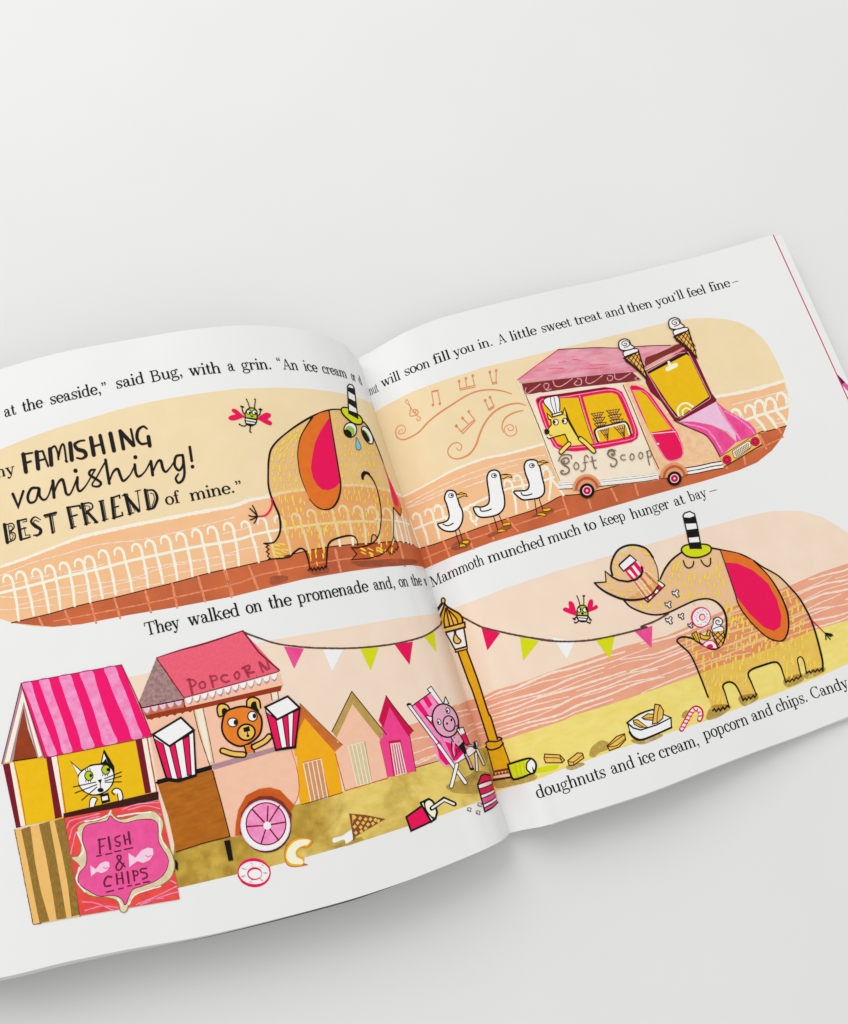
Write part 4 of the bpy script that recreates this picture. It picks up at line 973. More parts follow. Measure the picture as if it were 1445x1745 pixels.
p.line('darkbrown', [(535,945),(490,990),(455,1030)], 8); p.line('dogyellow', [(535,947),(490,990),(455,1028)], 5.4)
p.line('darkbrown', [(650,890),(710,940),(790,1020)], 8); p.line('dogyellow', [(655,895),(710,940),(788,1018)], 5.4)
# lettering on the side
def w_(q, wd=2.4): p.line('script', q, wd*.8, keep=True)
w_([(490,1120),(475,1135),(500,1150),(535,1125),(520,1090),(480,1095),(455,1130),(490,1165),(530,1190),(535,1230),(495,1255),(455,1245),(460,1220),(480,1222)], 3.0); w_([(430,1120),(450,1075),(500,1055),(555,1062),(560,1095)], 2.4)
w_([(600,1140),(585,1170),(600,1205),(630,1195),(635,1160),(610,1135),(600,1140)], 2.2)
w_([(735,1085),(715,1062),(695,1085),(700,1150),(700,1200),(675,1225),(655,1220)], 2.2); w_([(680,1140),(730,1130)], 1.8)
w_([(770,1075),(785,1150),(800,1195),(815,1190)], 2.8); w_([(755,1125),(815,1110)], 2.0)
w_([(985,1045),(970,1050),(985,1065),(1005,1045),(985,1015),(950,1020),(935,1055),(970,1085),(1015,1105),(1025,1140),(1000,1175),(965,1170),(965,1150)], 2.8); w_([(928,1050),(945,1010),(980,1002),(1015,1015)], 2.0)
w_([(1110,1060),(1080,1060),(1065,1085),(1085,1110),(1115,1105)], 2.2)
w_([(1175,1045),(1160,1080),(1175,1110),(1200,1095),(1198,1055),(1175,1045)], 2.0)
w_([(1265,1030),(1250,1065),(1265,1098),(1290,1080),(1288,1042),(1265,1030)], 2.0)
w_([(1335,1020),(1345,1090),(1360,1160)], 2.4); w_([(1330,1030),(1365,1012),(1380,1040),(1370,1075),(1345,1080)], 2.0)
p.k += 1
# wheels
for c, R, sc in (((720,1425), VA, 1.0), ((440,1375), V2, .80)):
    x, y = c; k = sc
    arch = [(x+150*k*math.cos(math.radians(t)), y-5*k-165*k*math.sin(math.radians(t))) for t in range(0, 181, 15)]
    arch[0] = (x+155*k, y-50*k)
    p.fill('archtan', arch, R=R); p.fill('archbrown', [(x+125*k*math.cos(math.radians(t)), y-5*k-138*k*math.sin(math.radians(t))) for t in range(12, 181, 12)], R=R); p.fill('archtan', [(x+98*k*math.cos(math.radians(t)), y-5*k-108*k*math.sin(math.radians(t))) for t in range(10, 181, 10)], R=R)
    p.disc('black', (x,y), 76*k, 76*k, R=R); p.disc('white', (x,y), 47*k, R=R); p.disc('crimson', (x,y), 40*k, R=R); p.ring('winecolour', (x,y), 24*k, 24*k, 1.0, R=R); p.disc('white', (x,y), 10*k, R=R)
# two roof cones
def ice_cone(p, R, o):
    t = lambda q: [(x+o[0], y+o[1]) for x, y in q]
    cone = t([(440,175),(560,118),(632,350)])
    p.fill('cone', cone, R=R)
    for a, b in [((470,165),(615,330)),((500,150),(625,290)),((530,135),(615,250)),((450,200),(590,290)),((560,140),(520,230)),((575,180),(545,260)),((590,225),(570,290)),((540,130),(490,215)),((610,270),(595,320)),((505,150),(460,190))]:
        p.line('darkbrown', t([a, b]), 1.3, R=R, keep=True)
    p.k += 1
    p.line('darkbrown', cone, 2.6, R=R, smooth=False, closed=True)
    p.line('darkbrown', t([(445,178),(540,260),(628,348)]), 3.0, R=R)
    p.fill('white', t([(432,160),(430,125),(470,105),(545,95),(550,118),(500,140),(440,165)]), smooth=True, R=R); p.line('darkbrown', t([(440,165),(430,128),(470,105),(545,95),(555,118),(500,140),(440,165)]), 1.6, R=R)
    p.fill('white', t([(392,60),(400,30),(440,12),(480,25),(495,60),(520,75),(515,95),(450,110),(405,100)]), smooth=True, R=R); p.line('darkbrown', t([(392,60),(400,30),(440,12),(480,25),(495,60),(522,78),(512,95),(450,110),(405,100)]), 1.9, R=R, closed=True)
    p.line('darkbrown', t([(440,50),(455,48),(458,62),(435,70),(418,52),(432,32),(465,30),(485,55),(470,75),(440,85)]), 1.3, R=R)
ice_cone(p, V2, (0, 0)); ice_cone(p, V2, (-425, 180))
p.build(page_r)

# --- type, right page
T = lambda t, a, b, R, **k: word(p, 'text_black', t, a, b, R=R, **k)
p = Print(RIGHT, 'text_line', base=3)
T('nut', (82,556), (190,508), C3); T('will', (204,484), (340,424), C3); T('soon', (360,410), (543,340), C3); T('fill', (558,328), (682,284), C3); T('you', (697,277), (848,228), C3); T('in.', (868,222), (975,193), C3); T('A', (1003,190), (1064,170), C3); T('little', (1086,167), (1272,117), C3)
T('sweet', (305,614), (556,556), D4); T('treat', (580,552), (806,496), D4); T('and', (830,492), (1000,453), D4); T('then', (1014,450), (1224,400), D4); T('you’ll', (1118.5,522.5), (1168,507.5), None); T('feel', (133,613), (290,574), E5); T('fine', (314,566), (490,519), E5)
T('–', (505,512), (560,497), E5)
p.build(page_r)
p = Print(RIGHT, 'text_line', base=3)
T('Mammoth', (103,1098), (462,943), H8); T('munched', (478,940), (835,827), H8); T('much', (848,823), (1058,754), H8); T('to', (1073,748), (1152,722), H8); T('keep', (1176,714), (1333,670), H8); T('hunger', (248,148), (467,82), I9); T('at', (486,76), (550,57), I9); T('bay', (570,50), (672,20), I9); T('–', (1211,843.5), (1225,839.5), None)
p.build(page_r)
p = Print(RIGHT, 'text_line', base=3)
T('doughnuts', (152,1092), (703,918), PP); T('and', (732,905), (925,843), PP); T('ice', (948,834), (1082,790), PP); T('cream,', (1103,784), (1420,672), PP); T('popcorn', (30,706), (480,538), FT); T('and', (505,524), (722,442), FT); T('chips.', (388,1000), (868,824), CD); T('Candy', (905,806), (1470,618), CD)
p.build(page_r)
# the sheet below shows a strip of its own picture
p = Print(RIGHT, 'berry_stripe', base=2); p.lift = -.00065
p.fill('purple', [(1418,627),(1441,650.5),(1435,654.5),(1422,640)]); p.fill('berry', [(1441,650.5),(1480,690),(1480,702),(1435,654.5)])
p.build(u2)

# --- lower panel, left page
p = Print(LEFT, 'beach_panel', base=1)
pt = at(J, [(990,245),(1130,212),(1300,160)])+at(G7, [(180,932),(270,912),(500,870),(800,820),(1100,766),(1300,746)])
bb = at(MM, [(-40,1062),(30,1050),(450,952),(730,887),(1000,815),(1400,703)])+at(ZC, [(400,345),(740,235),(1050,120),(1180,70)])
p.fill('sky_pink', pt+[(770,1045),(820,1190),(872,1345)]+list(reversed(bb))+at(J, [(1240,1420),(1150,700),(1000,300)]))
sh = at(NN, [(1030,560),(1100,540),(1400,400),(1445,380)])+at(OO, [(560,400),(640,365)])
p.fill('sea', sh+[(820,1185),(850,1290)]+at(OO, [(820,705),(740,745),(700,745),(230,910),(150,700)]))
sd = at(NN, [(100,1215),(520,1095),(860,985),(1100,910),(1290,850),(1445,808)])+at(OO, [(640,780),(740,742),(810,722)])
p.fill('sand_wash', sd+[(855,1270),(874,1345)]+list(reversed(bb))+at(LL, [(370,1420),(800,1440)]))
p.line('darkbrown', at(NN, [(1090,908),(1290,850)]), 1.3, keep=True); p.line('darkbrown', at(OO, [(640,790),(740,745)]), 1.2)
for q in ([(180,530),(260,505),(330,495)], [(190,680),(300,655),(350,650)], [(210,790),(330,745),(385,730)], [(225,865),(330,820),(400,800)], [(230,880),(400,810),(410,830)], [(590,490),(640,470),(690,465)], [(640,640),(700,600),(740,585)], [(560,450),(660,430)], [(660,560),(720,540)]):
    p.line('seachalk', at(OO, q), 2.4, rough=1.4, keep=True)
p.k += 1
for q in ([(480,1060),(560,1020),(690,960),(760,930),(850,960),(850,1020),(760,1110),(640,1120),(540,1110)], [(690,950),(730,925),(740,1000),(660,1060),(600,1050)]):
    p.fill('sand_shade', at(OO, q), smooth=True)
p.build(page_l)

# --- lower panel, right page
p = Print(RIGHT, 'beach_panel', base=1)
pt = [(728,1052)]+at(QQ, [(400,115),(700,0)])+[(866,1000.5),(949,973),(1040.5,946.5),(1130,920)]+at(I9, [(700,180),(900,125),(1000,105),(1100,97),(1200,103),(1300,132),(1400,190),(1445,222),(1500,290),(1540,400),(1560,520)])
bb = [(800,1360),(844.8,1348.4),(909,1331),(957.5,1311),(1057,1275),(1157,1243.5),(1195,1231)]+at(CD, [(0,858),(440,690),(740,570),(1080,435),(1440,270)])+[(1500,1095),(1500,1040)]
p.fill('sky_pink', pt+list(reversed(bb))+[(778,1240),(745,1140)])
sh = at(OO, [(600,368),(700,345),(790,320),(900,265),(1050,225),(1180,180),(1300,130),(1445,80)])+at(PP, [(560,10)])+at(I9, [(200,850),(440,790),(600,720)])+at(I9, [(780,640),(1000,560),(1130,510),(1290,440),(1445,390)])+[(1490,940)]
se = at(OO, [(700,745),(800,722),(1000,665),(1200,600),(1445,520)])+at(PP, [(440,448),(700,370),(1000,270),(1300,165),(1400,130)])+at(I9, [(700,970),(900,905),(1250,760),(1445,705)])+[(1490,1040)]
p.fill('sea', sh+list(reversed(se))+[(780,1270)])
p.fill('sand', se+[(1500,1095)]+list(reversed(bb))[2:]+[(798,1340),(785,1285)])
def yat(curve, x):
    q = sorted((float(c[0]), float(c[1])) for c in curve); return float(np.interp(x, [c[0] for c in q], [c[1] for c in q]))
wr = random.Random(11)
for t, w_ in ((.07,4.6),(.17,2.4),(.27,3.6),(.36,2.0),(.45,4.2),(.55,2.4),(.64,3.8),(.73,2.2),(.82,4.0),(.93,3.0)):
    x = 800+wr.uniform(0, 40)
    while x < 1470:
        x1 = x+wr.uniform(140, 330); ph = wr.uniform(0, 6); tl = wr.uniform(-.05, .05); n_ = max(4, int((x1-x)/28))
        q = []
        for k in range(n_+1):
            u = x+(x1-x)*k/n_; tt = t+tl*(k/n_-.5)
            q.append((u, yat(sh, u)*(1-tt)+yat(se, u)*tt+2.6*math.sin(u/38+ph)+1.2*math.sin(u/15+ph), 0))
        p.line('seachalk', q, [w_*(.45+.55*math.sin(math.pi*min(1, max(0, (k+.6)/(n_+1.2))))) for k in range(n_+1)], rough=.7, keep=True)
        x = x1+wr.uniform(6, 50)
p.k += 1
for q in ([(560,755),(580,690),(650,640),(710,660),(700,710),(640,735),(600,770)], [(880,640),(1000,600),(1080,590),(1130,600),(1060,640),(960,670)], [(1270,460),(1300,410),(1350,420),(1330,470)], [(380,840),(500,810),(520,830),(420,870)]):
    p.fill('sand_shade', at(PP, q), smooth=True)
for q in ([(690,1180),(770,1170),(800,1190),(720,1245),(660,1250)], [(840,1130),(930,1110),(945,1140),(870,1180)], [(1090,1030),(1190,1000),(1195,1040),(1110,1075)], [(1210,990),(1310,965),(1312,990),(1220,1030)]):
    p.fill('sand_shade', at(I9, q), smooth=True)
p.fill('sand_shade', at(OO, [(880,1010),(1020,1000),(1180,960),(1230,975),(1200,1010),(1050,1050),(900,1075)]), smooth=True)
p.fill('sand_shade', at(OO, [(770,745),(820,735),(880,920),(900,1060),(830,1050),(760,800)]))
p.fill('lime', at(OO, [(1200,950),(1210,915),(1390,880),(1395,910),(1330,935)]), smooth=True)
p.build(page_r)

# --- bunting
FL = dict(pink='pink', white='white', lime='lime', crimson='crimson')
p = Print(LEFT, 'printed_bunting', R=G7, base=16)
for c, q in (('pink',[(375,945),(498,958),(438,1082)]),('white',[(615,962),(740,965),(672,1102)]),('lime',[(845,958),(958,952),(908,1092)]),('crimson',[(1055,932),(1168,915),(1148,1058)]),('lime',[(1235,880),(1300,850),(1313,980)])):
    p.fill(c, q)
p.line('twine', [(120,855),(200,885),(320,925),(450,945),(600,955),(800,955),(960,942),(1100,920),(1240,880),(1330,820),(1345,790)], 3.2, rough=.35)
p.build(page_l)
p = Print(RIGHT, 'printed_bunting', R=QQ, base=16)
for c, q in (('crimson',[(720,345),(955,425),(798,640)]),('lime',[(1200,475),(1435,520),(1238,765)])): p.fill(c, q)
for c, q in (('white',[(870,1395),(1010,1420),(960,1530)]),): p.fill(c, at(H8, q))
for c, q in (('lime',[(50,815),(152,795),(128,922)]),('pink',[(262,765),(362,735),(358,858)])): p.fill(c, at(I9, q))
p.line('twine', [(490,225),(600,285),(730,350),(900,395),(1150,450),(1445,500)]+[(1600,520)], 3.4, rough=.35)
p.line('twine', at(H8, [(800,1410),(920,1420),(1080,1415),(1250,1385),(1445,1335)])+at(I9, [(300,740),(380,708),(450,668)]), 3.4, rough=.35)
p.build(page_r)

# --- fish and chips stall
p = Print(LEFT, 'printed_stall', R=J, base=24)
p.fill('yellow', [(30,905),(1110,690),(1165,1140),(490,1300),(490,1330),(130,1400)])
p.fill('stallbrown', [(180,470),(215,640),(290,860),(100,890)])
p.fill('stallwine', [(22,915),(75,905),(165,1395),(125,1405)])
p.fill('chalk', [(75,905),(105,900),(195,1385),(160,1390)]); p.line('rust', [(110,900),(150,1080),(200,1380)], 1.6, rough=.5)
p.fill('stallwine', [(355,862),(395,855),(480,1320),(425,1335)]); p.fill('chalk', [(395,855),(440,848),(495,1290),(480,1320)]); p.line('rust', [(440,850),(470,1040),(505,1280)], 1.8, rough=.5)
p.fill('stallwine', [(1042,725),(1092,712),(1165,1130),(1118,1140)]); p.fill('chalk', [(1092,712),(1125,700),(1200,1120),(1165,1130)]); p.line('rust', [(1130,700),(1165,900),(1205,1118)], 2.2, rough=.5)
# cat
p.fill('black', [(770,1150),(835,1130),(850,1200),(785,1220)]); p.fill('white', [(785,1165),(828,1155),(832,1185),(790,1195)])
p.fill('black', [(598,1000),(540,885),(625,960),(700,915),(775,905),(800,795),(880,930),(885,1010),(870,1070),(830,1120),(770,1155),(700,1155),(640,1125),(605,1080)], smooth=False)
p.fill('white', [(610,1000),(640,965),(700,930),(780,920),(840,935),(870,980),(868,1040),(840,1095),(790,1130),(720,1145),(660,1125),(620,1085),(605,1040)], smooth=True)
p.fill('white', [(600,995),(553,905),(622,968)]); p.fill('white', [(785,905),(800,830),(832,905),(815,870)])
for c in ((685,1002),(815,955)):
    p.disc('limegreen', c, 30, 34); p.ring('black', c, 32, 36, 1.5); 
    for dx in (-24,-6,12): p.line('black', [(c[0]+dx, c[1]-36),(c[0]+dx-6, c[1]-56)], 1.2, keep=True); p.line('black', [(c[0]+dx, c[1]+34),(c[0]+dx+2, c[1]+48)], 1.2, keep=True)
p.disc('black', (700,1000), 11, 14); p.disc('black', (832,955), 12, 14)
p.fill('black', [(752,1035),(785,1028),(775,1068)]); p.line('black', [(772,1065),(776,1095)], 1.3); p.disc('black', (775,1112), 24, 17)
for q in ([(565,1088),(740,1050)],[(578,1135),(745,1070)],[(630,1190),(745,1090)],[(805,1025),(935,972)],[(808,1042),(935,1005)],[(810,1052),(935,1048)]): p.line('black', q, 1.5, keep=True)
p.fill('white', [(690,1240),(695,1190),(715,1168),(745,1175),(735,1210),(725,1242)], smooth=True); p.line('black', [(690,1240),(693,1195),(712,1168),(748,1178),(735,1210),(728,1240)], 1.6)
p.fill('white', [(865,1120),(890,1098),(925,1110),(945,1150),(940,1190),(912,1190),(905,1150)], smooth=True); p.line('black', [(880,1148),(862,1125),(890,1098),(930,1112),(946,1160),(942,1188)], 1.8); p.line('black', [(905,1140),(912,1190)], 1.5)
p.fill('darkbrown', [(488,1292),(1218,1122),(1222,1185),(495,1335)])
# roof
p.fill('magenta', [(165,290),(935,148),(1168,695),(345,865)])
for a, b, c, d in ((175,235,375,435),(305,375,490,560),(455,540,640,730),(620,705,805,900),(800,885,1020,1100)):
    ya = lambda x: 290-(x-165)*142/770; yb = lambda x: 862-(x-345)*167/823
    n = 6; pl = []
    for i in range(n+1):
        t = i/n; pl.append((a+(c-a)*t+4*math.sin(t*7+a), ya(a)+3+(yb(c)-ya(a)-8)*t))
    for i in range(n, -1, -1):
        t = i/n; pl.append((b+(d-b)*t+4*math.sin(t*6+b), ya(b)+3+(yb(d)-ya(b)-8)*t))
    p.fill('pinkpale', pl, smooth=True)
p.line('darkbrown', [(165,290),(935,148)], 1.0, keep=True); p.line('winecolour', [(935,148),(1060,420),(1168,695)], 1.5, keep=True); p.line('winecolour', [(345,865),(1168,700)], 1.2)
p.fill('mauve', [(165,290),(345,862),(290,868),(185,480),(95,885),(15,910)]); p.fill('chalk', [(175,345),(325,845),(300,862),(190,450),(185,430),(75,895),(35,903)])
p.line('stallwine', [(165,290),(15,910)], 1.5); p.line('winecolour', [(165,300),(345,862)], 1.6); p.line('black', [(100,890),(285,862)], 1.5)
# counter front
p.fill('ochrelight', [(108,1418),(500,1330)]+[(K[0],K[1],0)]*0+at(K, [(455,180),(565,870),(235,930),(105,262)]))
for q in ([(150,262),(215,238),(250,500),(290,700),(350,905),(280,920),(240,720),(195,480)],[(275,225),(350,205),(395,450),(430,650),(470,885),(400,895),(370,700),(325,450)],[(385,200),(450,182),(500,450),(560,860),(505,875),(480,660),(440,440)]):
    p.fill('ochre', at(K, q))
p.line('darkbrown', at(K, [(105,262),(235,930),(290,920)]), 1.2, rough=.8, smooth=False); p.line('darkbrown', at(K, [(455,182),(510,500),(565,870)]), 1.6)
# sign
p.fill('sign_red', at(K, [(455,180),(1122,55),(1190,350),(1265,752),(565,868),(510,520)]))
def kl(q, w, m='pinkpale', **k): p.line(m, at(K, q), w, **k)
for q in ([(470,250),(500,200),(600,175),(700,150)],[(490,330),(520,240),(620,190),(700,170)],[(500,430),(530,300),(560,260)],[(860,120),(960,85),(1120,70)],[(900,125),(1020,95),(1125,115)],[(1080,130),(1135,160)],[(580,770),(680,780),(800,830)],[(600,830),(720,800),(830,810)],[(960,790),(1080,740),(1245,660)],[(990,790),(1060,760),(1180,720),(1255,700)],[(1020,780),(1090,750),(1150,745)],[(1200,620),(1240,640)]):
    kl(q, 1.8, rough=.6, keep=True)
p.k += 1
fr = [(775,125),(800,160),(850,190),(950,165),(1050,130),(1110,150),(1150,220),(1140,320),(1195,400),(1230,500),(1210,590),(1140,650),(1020,690),(930,740),(890,835),(850,835),(830,770),(760,740),(650,730),(570,680),(530,600),(560,520),(505,460),(560,440),(570,350),(545,260),(590,215),(690,200),(760,165)]
p.fill('sign_frame', at(K, fr), smooth=True)
kl(fr, 1.6, 'ochre', closed=True, rough=.5)
fi = [(778,165),(810,195),(880,215),(960,195),(1060,190),(1110,225),(1115,330),(1140,390),(1185,470),(1165,560),(1100,620),(1000,660),(930,690),(885,790),(855,750),(800,725),(700,730),(620,690),(555,640),(560,570),(605,510),(610,430),(580,330),(600,240),(680,215),(750,200)]
p.fill('sign_pink', at(K, fi), smooth=True); kl(fi, 1.4, 'winecolour', closed=True, rough=.5)
for q in ([(780,130),(760,160),(690,190),(600,205)],[(830,170),(950,150),(1060,140)],[(1125,180),(1130,300),(1170,390)],[(545,280),(590,400),(560,450)],[(560,530),(540,620),(600,700)],[(860,800),(830,745)],[(905,790),(960,715),(1130,660)]):
    kl(q, 2.4, 'white', rough=.8, keep=True)
p.k += 1
def tx(q, w=3.0, sm=False): kl(q, w, 'sign_text', smooth=sm, keep=True)
tx([(700,330),(705,430)], 3.4); tx([(692,335),(742,325)], 2.6); tx([(702,385),(732,375)], 2.4)
tx([(765,315),(778,400)], 4); tx([(845,305),(812,320),(818,345),(845,355),(840,378),(815,375)], 2.8, True); tx([(872,302),(885,365)], 3.4); tx([(905,280),(918,360)], 3.8); tx([(880,338),(912,325)], 2.4)
for a, b in (((682,450),(715,443)),((745,437),(788,428)),((808,418),(850,410)),((878,402),(935,390))): tx([a, b], 2.6)
tx([(880,522),(835,475),(825,450),(848,445),(850,470),(820,515),(825,545),(850,540),(870,500)], 3.0, True)
tx([(785,595),(755,595),(735,630),(745,660),(780,655)], 3.4, True); tx([(820,575),(828,645)], 3.4); tx([(858,565),(868,638)], 3.4); tx([(824,612),(862,602)], 2.4); tx([(898,560),(908,638)], 3.6)
tx([(938,552),(948,622)], 3); tx([(935,555),(965,555),(970,580),(942,590)], 2.6, True); tx([(1030,535),(995,540),(992,560),(1030,570),(1035,595),(1005,610)], 3.0, True)
for a, b in (((752,702),(800,690)),((835,680),(868,673)),((900,660),(925,655)),((955,650),(985,643)),((1010,635),(1052,628))): tx([a, b], 2.6)
p.k += 1
for o, sc in (((637,590),1.0),((905,525),1.3)):
    x, y = o; g = lambda q: at(K, [(x+a*sc, y+b*sc) for a, b in q])
    p.fill('fish', g([(5,0),(0,-76),(38,-50),(70,-90),(105,-105),(132,-100),(135,-70),(115,-38),(80,-22),(48,-32)])); p.disc('sign_pink', g([(110,-82)])[0], 2.2); p.line('sign_pink', g([(92,-62),(108,-55),(122,-62)]), 1.4)
p.build(page_l)

# --- popcorn cart
def pop_box(p, R, top, side, stripes, base):
    p.fill('white', side, R=R)
    for s in stripes: p.fill('crimson', s, R=R)
    for s in stripes: p.line('black', s, 1.6, smooth=False, closed=True, R=R, keep=True)
    p.k += 1
    p.line('black', side, 2.8, smooth=False, closed=True, R=R)
    p.fill('white', top, R=R); p.line('black', top, 3.2, smooth=False, closed=True, R=R)
    p.line('black', base, 3.6, smooth=False, R=R)
p = Print(LEFT, 'printed_cart', R=LL, base=22)
p.fill('cartpink', [(130,715),(420,660),(430,640),(1080,530),(1130,900),(1270,990),(1310,1250),(1300,1340),(1265,1420),(720,1445),(640,1130),(220,1220)])
p.fill('cartpink', at(MM, [(280,150),(930,40),(945,330),(910,420),(700,640),(420,660)]))
p.line('rust', [(1250,985),(1290,1120),(1308,1250),(1300,1340),(1265,1415)], 1.2, rough=.6)
p.fill('sign_frame', [(490,650),(560,630),(600,820),(640,1060),(660,1090),(620,1100),(560,900)]); p.fill('cream', [(505,650),(555,635),(600,860),(635,1070),(615,1080),(560,880)])
p.line('conebrown', [(490,650),(540,860),(620,1100)], 1.8, rough=.6); p.line('conebrown', [(562,632),(605,830),(655,1085)], 1.4, rough=.5)
p.fill('cream', [(1085,510),(1140,500),(1150,590),(1100,600)]); p.line('ochre', [(1085,510),(1100,600)], 2.4, rough=.5); p.line('ochre', [(1138,505),(1150,590)], 1.8, rough=.5)
# awning
p.fill('scallop', [(120,715),(420,655),(430,645),(1180,480),(1165,530),(440,690),(140,750)])
p.fill('cartpink', [(425,605),(1160,395),(1185,485),(440,655)]); p.fill('hutbrown', [(100,665),(420,600),(425,650),(120,720)])
def scal(m, a, b, n, h, up=0):
    (x0,y0),(x1,y1) = a, b
    for i in range(n):
        u, v = i/n, (i+.88)/n
        A_ = (x0+(x1-x0)*u, y0+(y1-y0)*u); B_ = (x0+(x1-x0)*v, y0+(y1-y0)*v)
        C_ = ((A_[0]+B_[0])/2+4, (A_[1]+B_[1])/2+h*rnd.uniform(.9,1.1))
        p.fill(m, [A_, B_, ((B_[0]+C_[0])/2+4, (B_[1]+C_[1])/2+h*.22), C_, ((A_[0]+C_[0])/2-2, (A_[1]+C_[1])/2+h*.22)]); p.k -= 1
    p.k += 1
scal('scallop', (145,720), (500,650), 6, 38); scal('scallop', (575,625), (1170,490), 9, 36)
scal('mauve', (440,595), (1150,402), 12, 52); scal('white', (432,588), (1148,392), 12, 46); scal('mauve', (115,672), (420,605), 5, 46); scal('lilac', (108,665), (415,600), 5, 40)
p.fill('rooftaupe', [(212,275),(425,580),(420,595),(95,665),(78,610)])
p.fill('roofpink', [(212,275),(875,68),(1155,370),(1145,385),(425,585)])
p.line('winecolour', [(212,275),(400,215),(600,160),(875,68)], [1.4,2.4,3,2.2]); p.line('winecolour', [(875,68),(1000,235),(1155,370)], 2.8, smooth=False); p.line('winecolour', [(425,582),(800,480),(1150,380)], 1.4); p.line('winecolour', [(212,278),(310,420),(425,585)], 2.0, rough=.6); p.line('black', [(78,620),(98,660),(420,595)], 1.8, rough=.4, smooth=False); p.line('black', [(420,595),(428,650)], 1.2)
def pl_(q, w=3.4, sm=False): p.line('popletter', q, w, smooth=sm, keep=True)
pl_([(462,440),(488,555)], 4.4); pl_([(445,445),(490,445),(515,470),(490,495),(475,495)], 3, True)
pl_([(560,460),(540,480),(555,510),(585,500),(580,465),(560,460)], 3.2, True)
pl_([(625,415),(648,500)], 4); pl_([(620,420),(665,415),(675,440),(640,455)], 3, True)
pl_([(755,410),(725,410),(708,435),(735,462),(770,455)], 3.6, True)
pl_([(825,385),(810,410),(830,440),(850,415),(840,385),(825,385)], 3.2, True)
pl_([(885,350),(920,420)], 4.6); pl_([(870,355),(920,335),(925,360),(900,380),(930,390),(960,385)], 4, True)
pl_([(1000,310),(1030,385)], 3.4); pl_([(1005,312),(1062,365)], 4.6); pl_([(1060,295),(1080,360)], 3.4); p.disc('popletter', (983,413), 5)
p.k += 1
# counter
p.fill('black', [(215,1215),(635,1100),(640,1135),(220,1252)]); p.fill('mauve', [(635,1098),(1120,960),(1140,990),(650,1135)])
p.fill('cartbrown', [(220,1250),(640,1138),(660,1160)]+at(MM, [(290,160),(350,400),(415,655),(200,710),(0,775),(-60,500)]))
p.line('darkbrown', at(MM, [(280,150),(350,400),(415,655),(200,710),(0,775)]), 1.6, smooth=False)
# bear
p.fill('gold', [(690,740),(675,660),(705,630),(760,640),(775,690),(730,730)], smooth=True); p.fill('black', [(720,720),(715,675),(740,662),(768,690),(750,712)], smooth=True); p.line('black', [(722,722),(690,725),(678,660),(705,630),(755,640),(778,680)], 2.6)
p.fill('gold', [(905,660),(915,600),(960,580),(1005,610),(1010,670),(960,690)], smooth=True); p.fill('black', [(940,660),(945,620),(975,612),(985,650),(1000,690)], smooth=True); p.line('black', [(905,650),(910,600),(950,578),(1000,600),(1012,660)], 2.6)
p.fill('bear', [(715,790),(740,700),(800,665),(880,650),(960,670),(1010,720),(1022,790),(1000,870),(930,930),(850,950),(770,920),(725,860)], smooth=True); p.line('black', [(715,790),(740,700),(800,665),(880,650),(960,670),(1010,720),(1022,790),(1000,870),(930,930),(850,955),(770,920),(725,860)], 3.0, closed=True)
p.disc('white', (798,772), 37, 33); p.ring('black', (798,772), 38, 34, 1.8); p.disc('black', (818,772), 13, 20); p.disc('white', (950,725), 34, 36); p.ring('black', (950,725), 36, 38, 1.8); p.disc('black', (965,722), 14, 19)
p.disc('gold', (903,848), 65, 58, -10); p.ring('black', (903,848), 67, 62, 2.8, -10); p.fill('black', [(878,815),(925,800),(932,838),(885,848)]); p.line('black', [(910,845),(915,880)], 1.5); p.disc('black', (915,875), 12, 11)
p.fill('bear', [(892,950),(942,940),(960,1000),(900,1012)]); p.line('black', [(885,950),(905,1012)], 2.4, keep=True); p.line('black', [(942,940),(965,1000)], 2.0)
p.line('black', [(720,990),(800,1015),(880,1020)], 10.5); p.line('gold', [(722,990),(800,1013),(880,1020)], 6.4); p.line('black', [(960,960),(1040,920),(1080,880)], 10.5); p.line('gold', [(965,960),(1040,920),(1078,882)], 6.4)
# wheel
R = MM
p.fill('black', [(370,690),(415,682),(440,838),(405,845)], R=R); p.fill('black', [(-5,830),(15,860),(15,920),(-5,900)], R=R)
p.fill('rust', [(455,650),(460,560),(480,450),(540,340),(640,290),(720,278),(800,300),(910,415),(870,470),(700,700),(520,650)], R=R)
p.fill('brownroof', [(490,640),(500,480),(560,390),(640,345),(740,345),(820,385),(890,480),(880,600),(700,720)], R=R)
p.disc('darkbrown', (695,575), 192, 205, R=R); p.disc('lilac', (688,570), 193, 198, R=R); p.disc('white', (688,572), 185, 190, R=R); p.disc('winecolour', (693,558), 158, 167, R=R); p.disc('pinkpale', (693,558), 148, 157, R=R); p.disc('pink', (693,558), 146, 155, R=R) if False else None
for q in ([(700,570),(585,445)],[(700,570),(708,425)],[(700,570),(795,420)],[(700,570),(840,545)],[(700,570),(790,685)],[(700,570),(655,710)],[(700,570),(545,580)]): p.line('winecolour', q, 2.6, R=R, rough=.3, keep=True)
p.k += 1
p.disc('white', (702,572), 29, 31, R=R)
pop_box(p, LL, [(185,865),(400,735),(498,830),(312,955)], [(185,870),(312,955),(498,840),(515,1175),(380,1215),(290,1200)],
        [[(190,895),(265,940),(330,1205),(285,1200)],[(312,955),(355,935),(405,1195),(375,1210)],[(415,900),(462,875),(480,1175),(450,1180)]], [(215,1235),(290,1215),(380,1225),(515,1180)])
pop_box(p, LL, [(1048,655),(1220,572),(1312,660),(1140,750)], [(1048,660),(1140,750),(1312,665),(1278,965),(1130,985)],
        [[(1052,690),(1130,745),(1175,975),(1130,982)],[(1180,735),(1222,712),(1235,965),(1215,968)],[(1265,695),(1308,672),(1275,955),(1255,960)]], [(1130,985),(1200,970),(1278,962)])
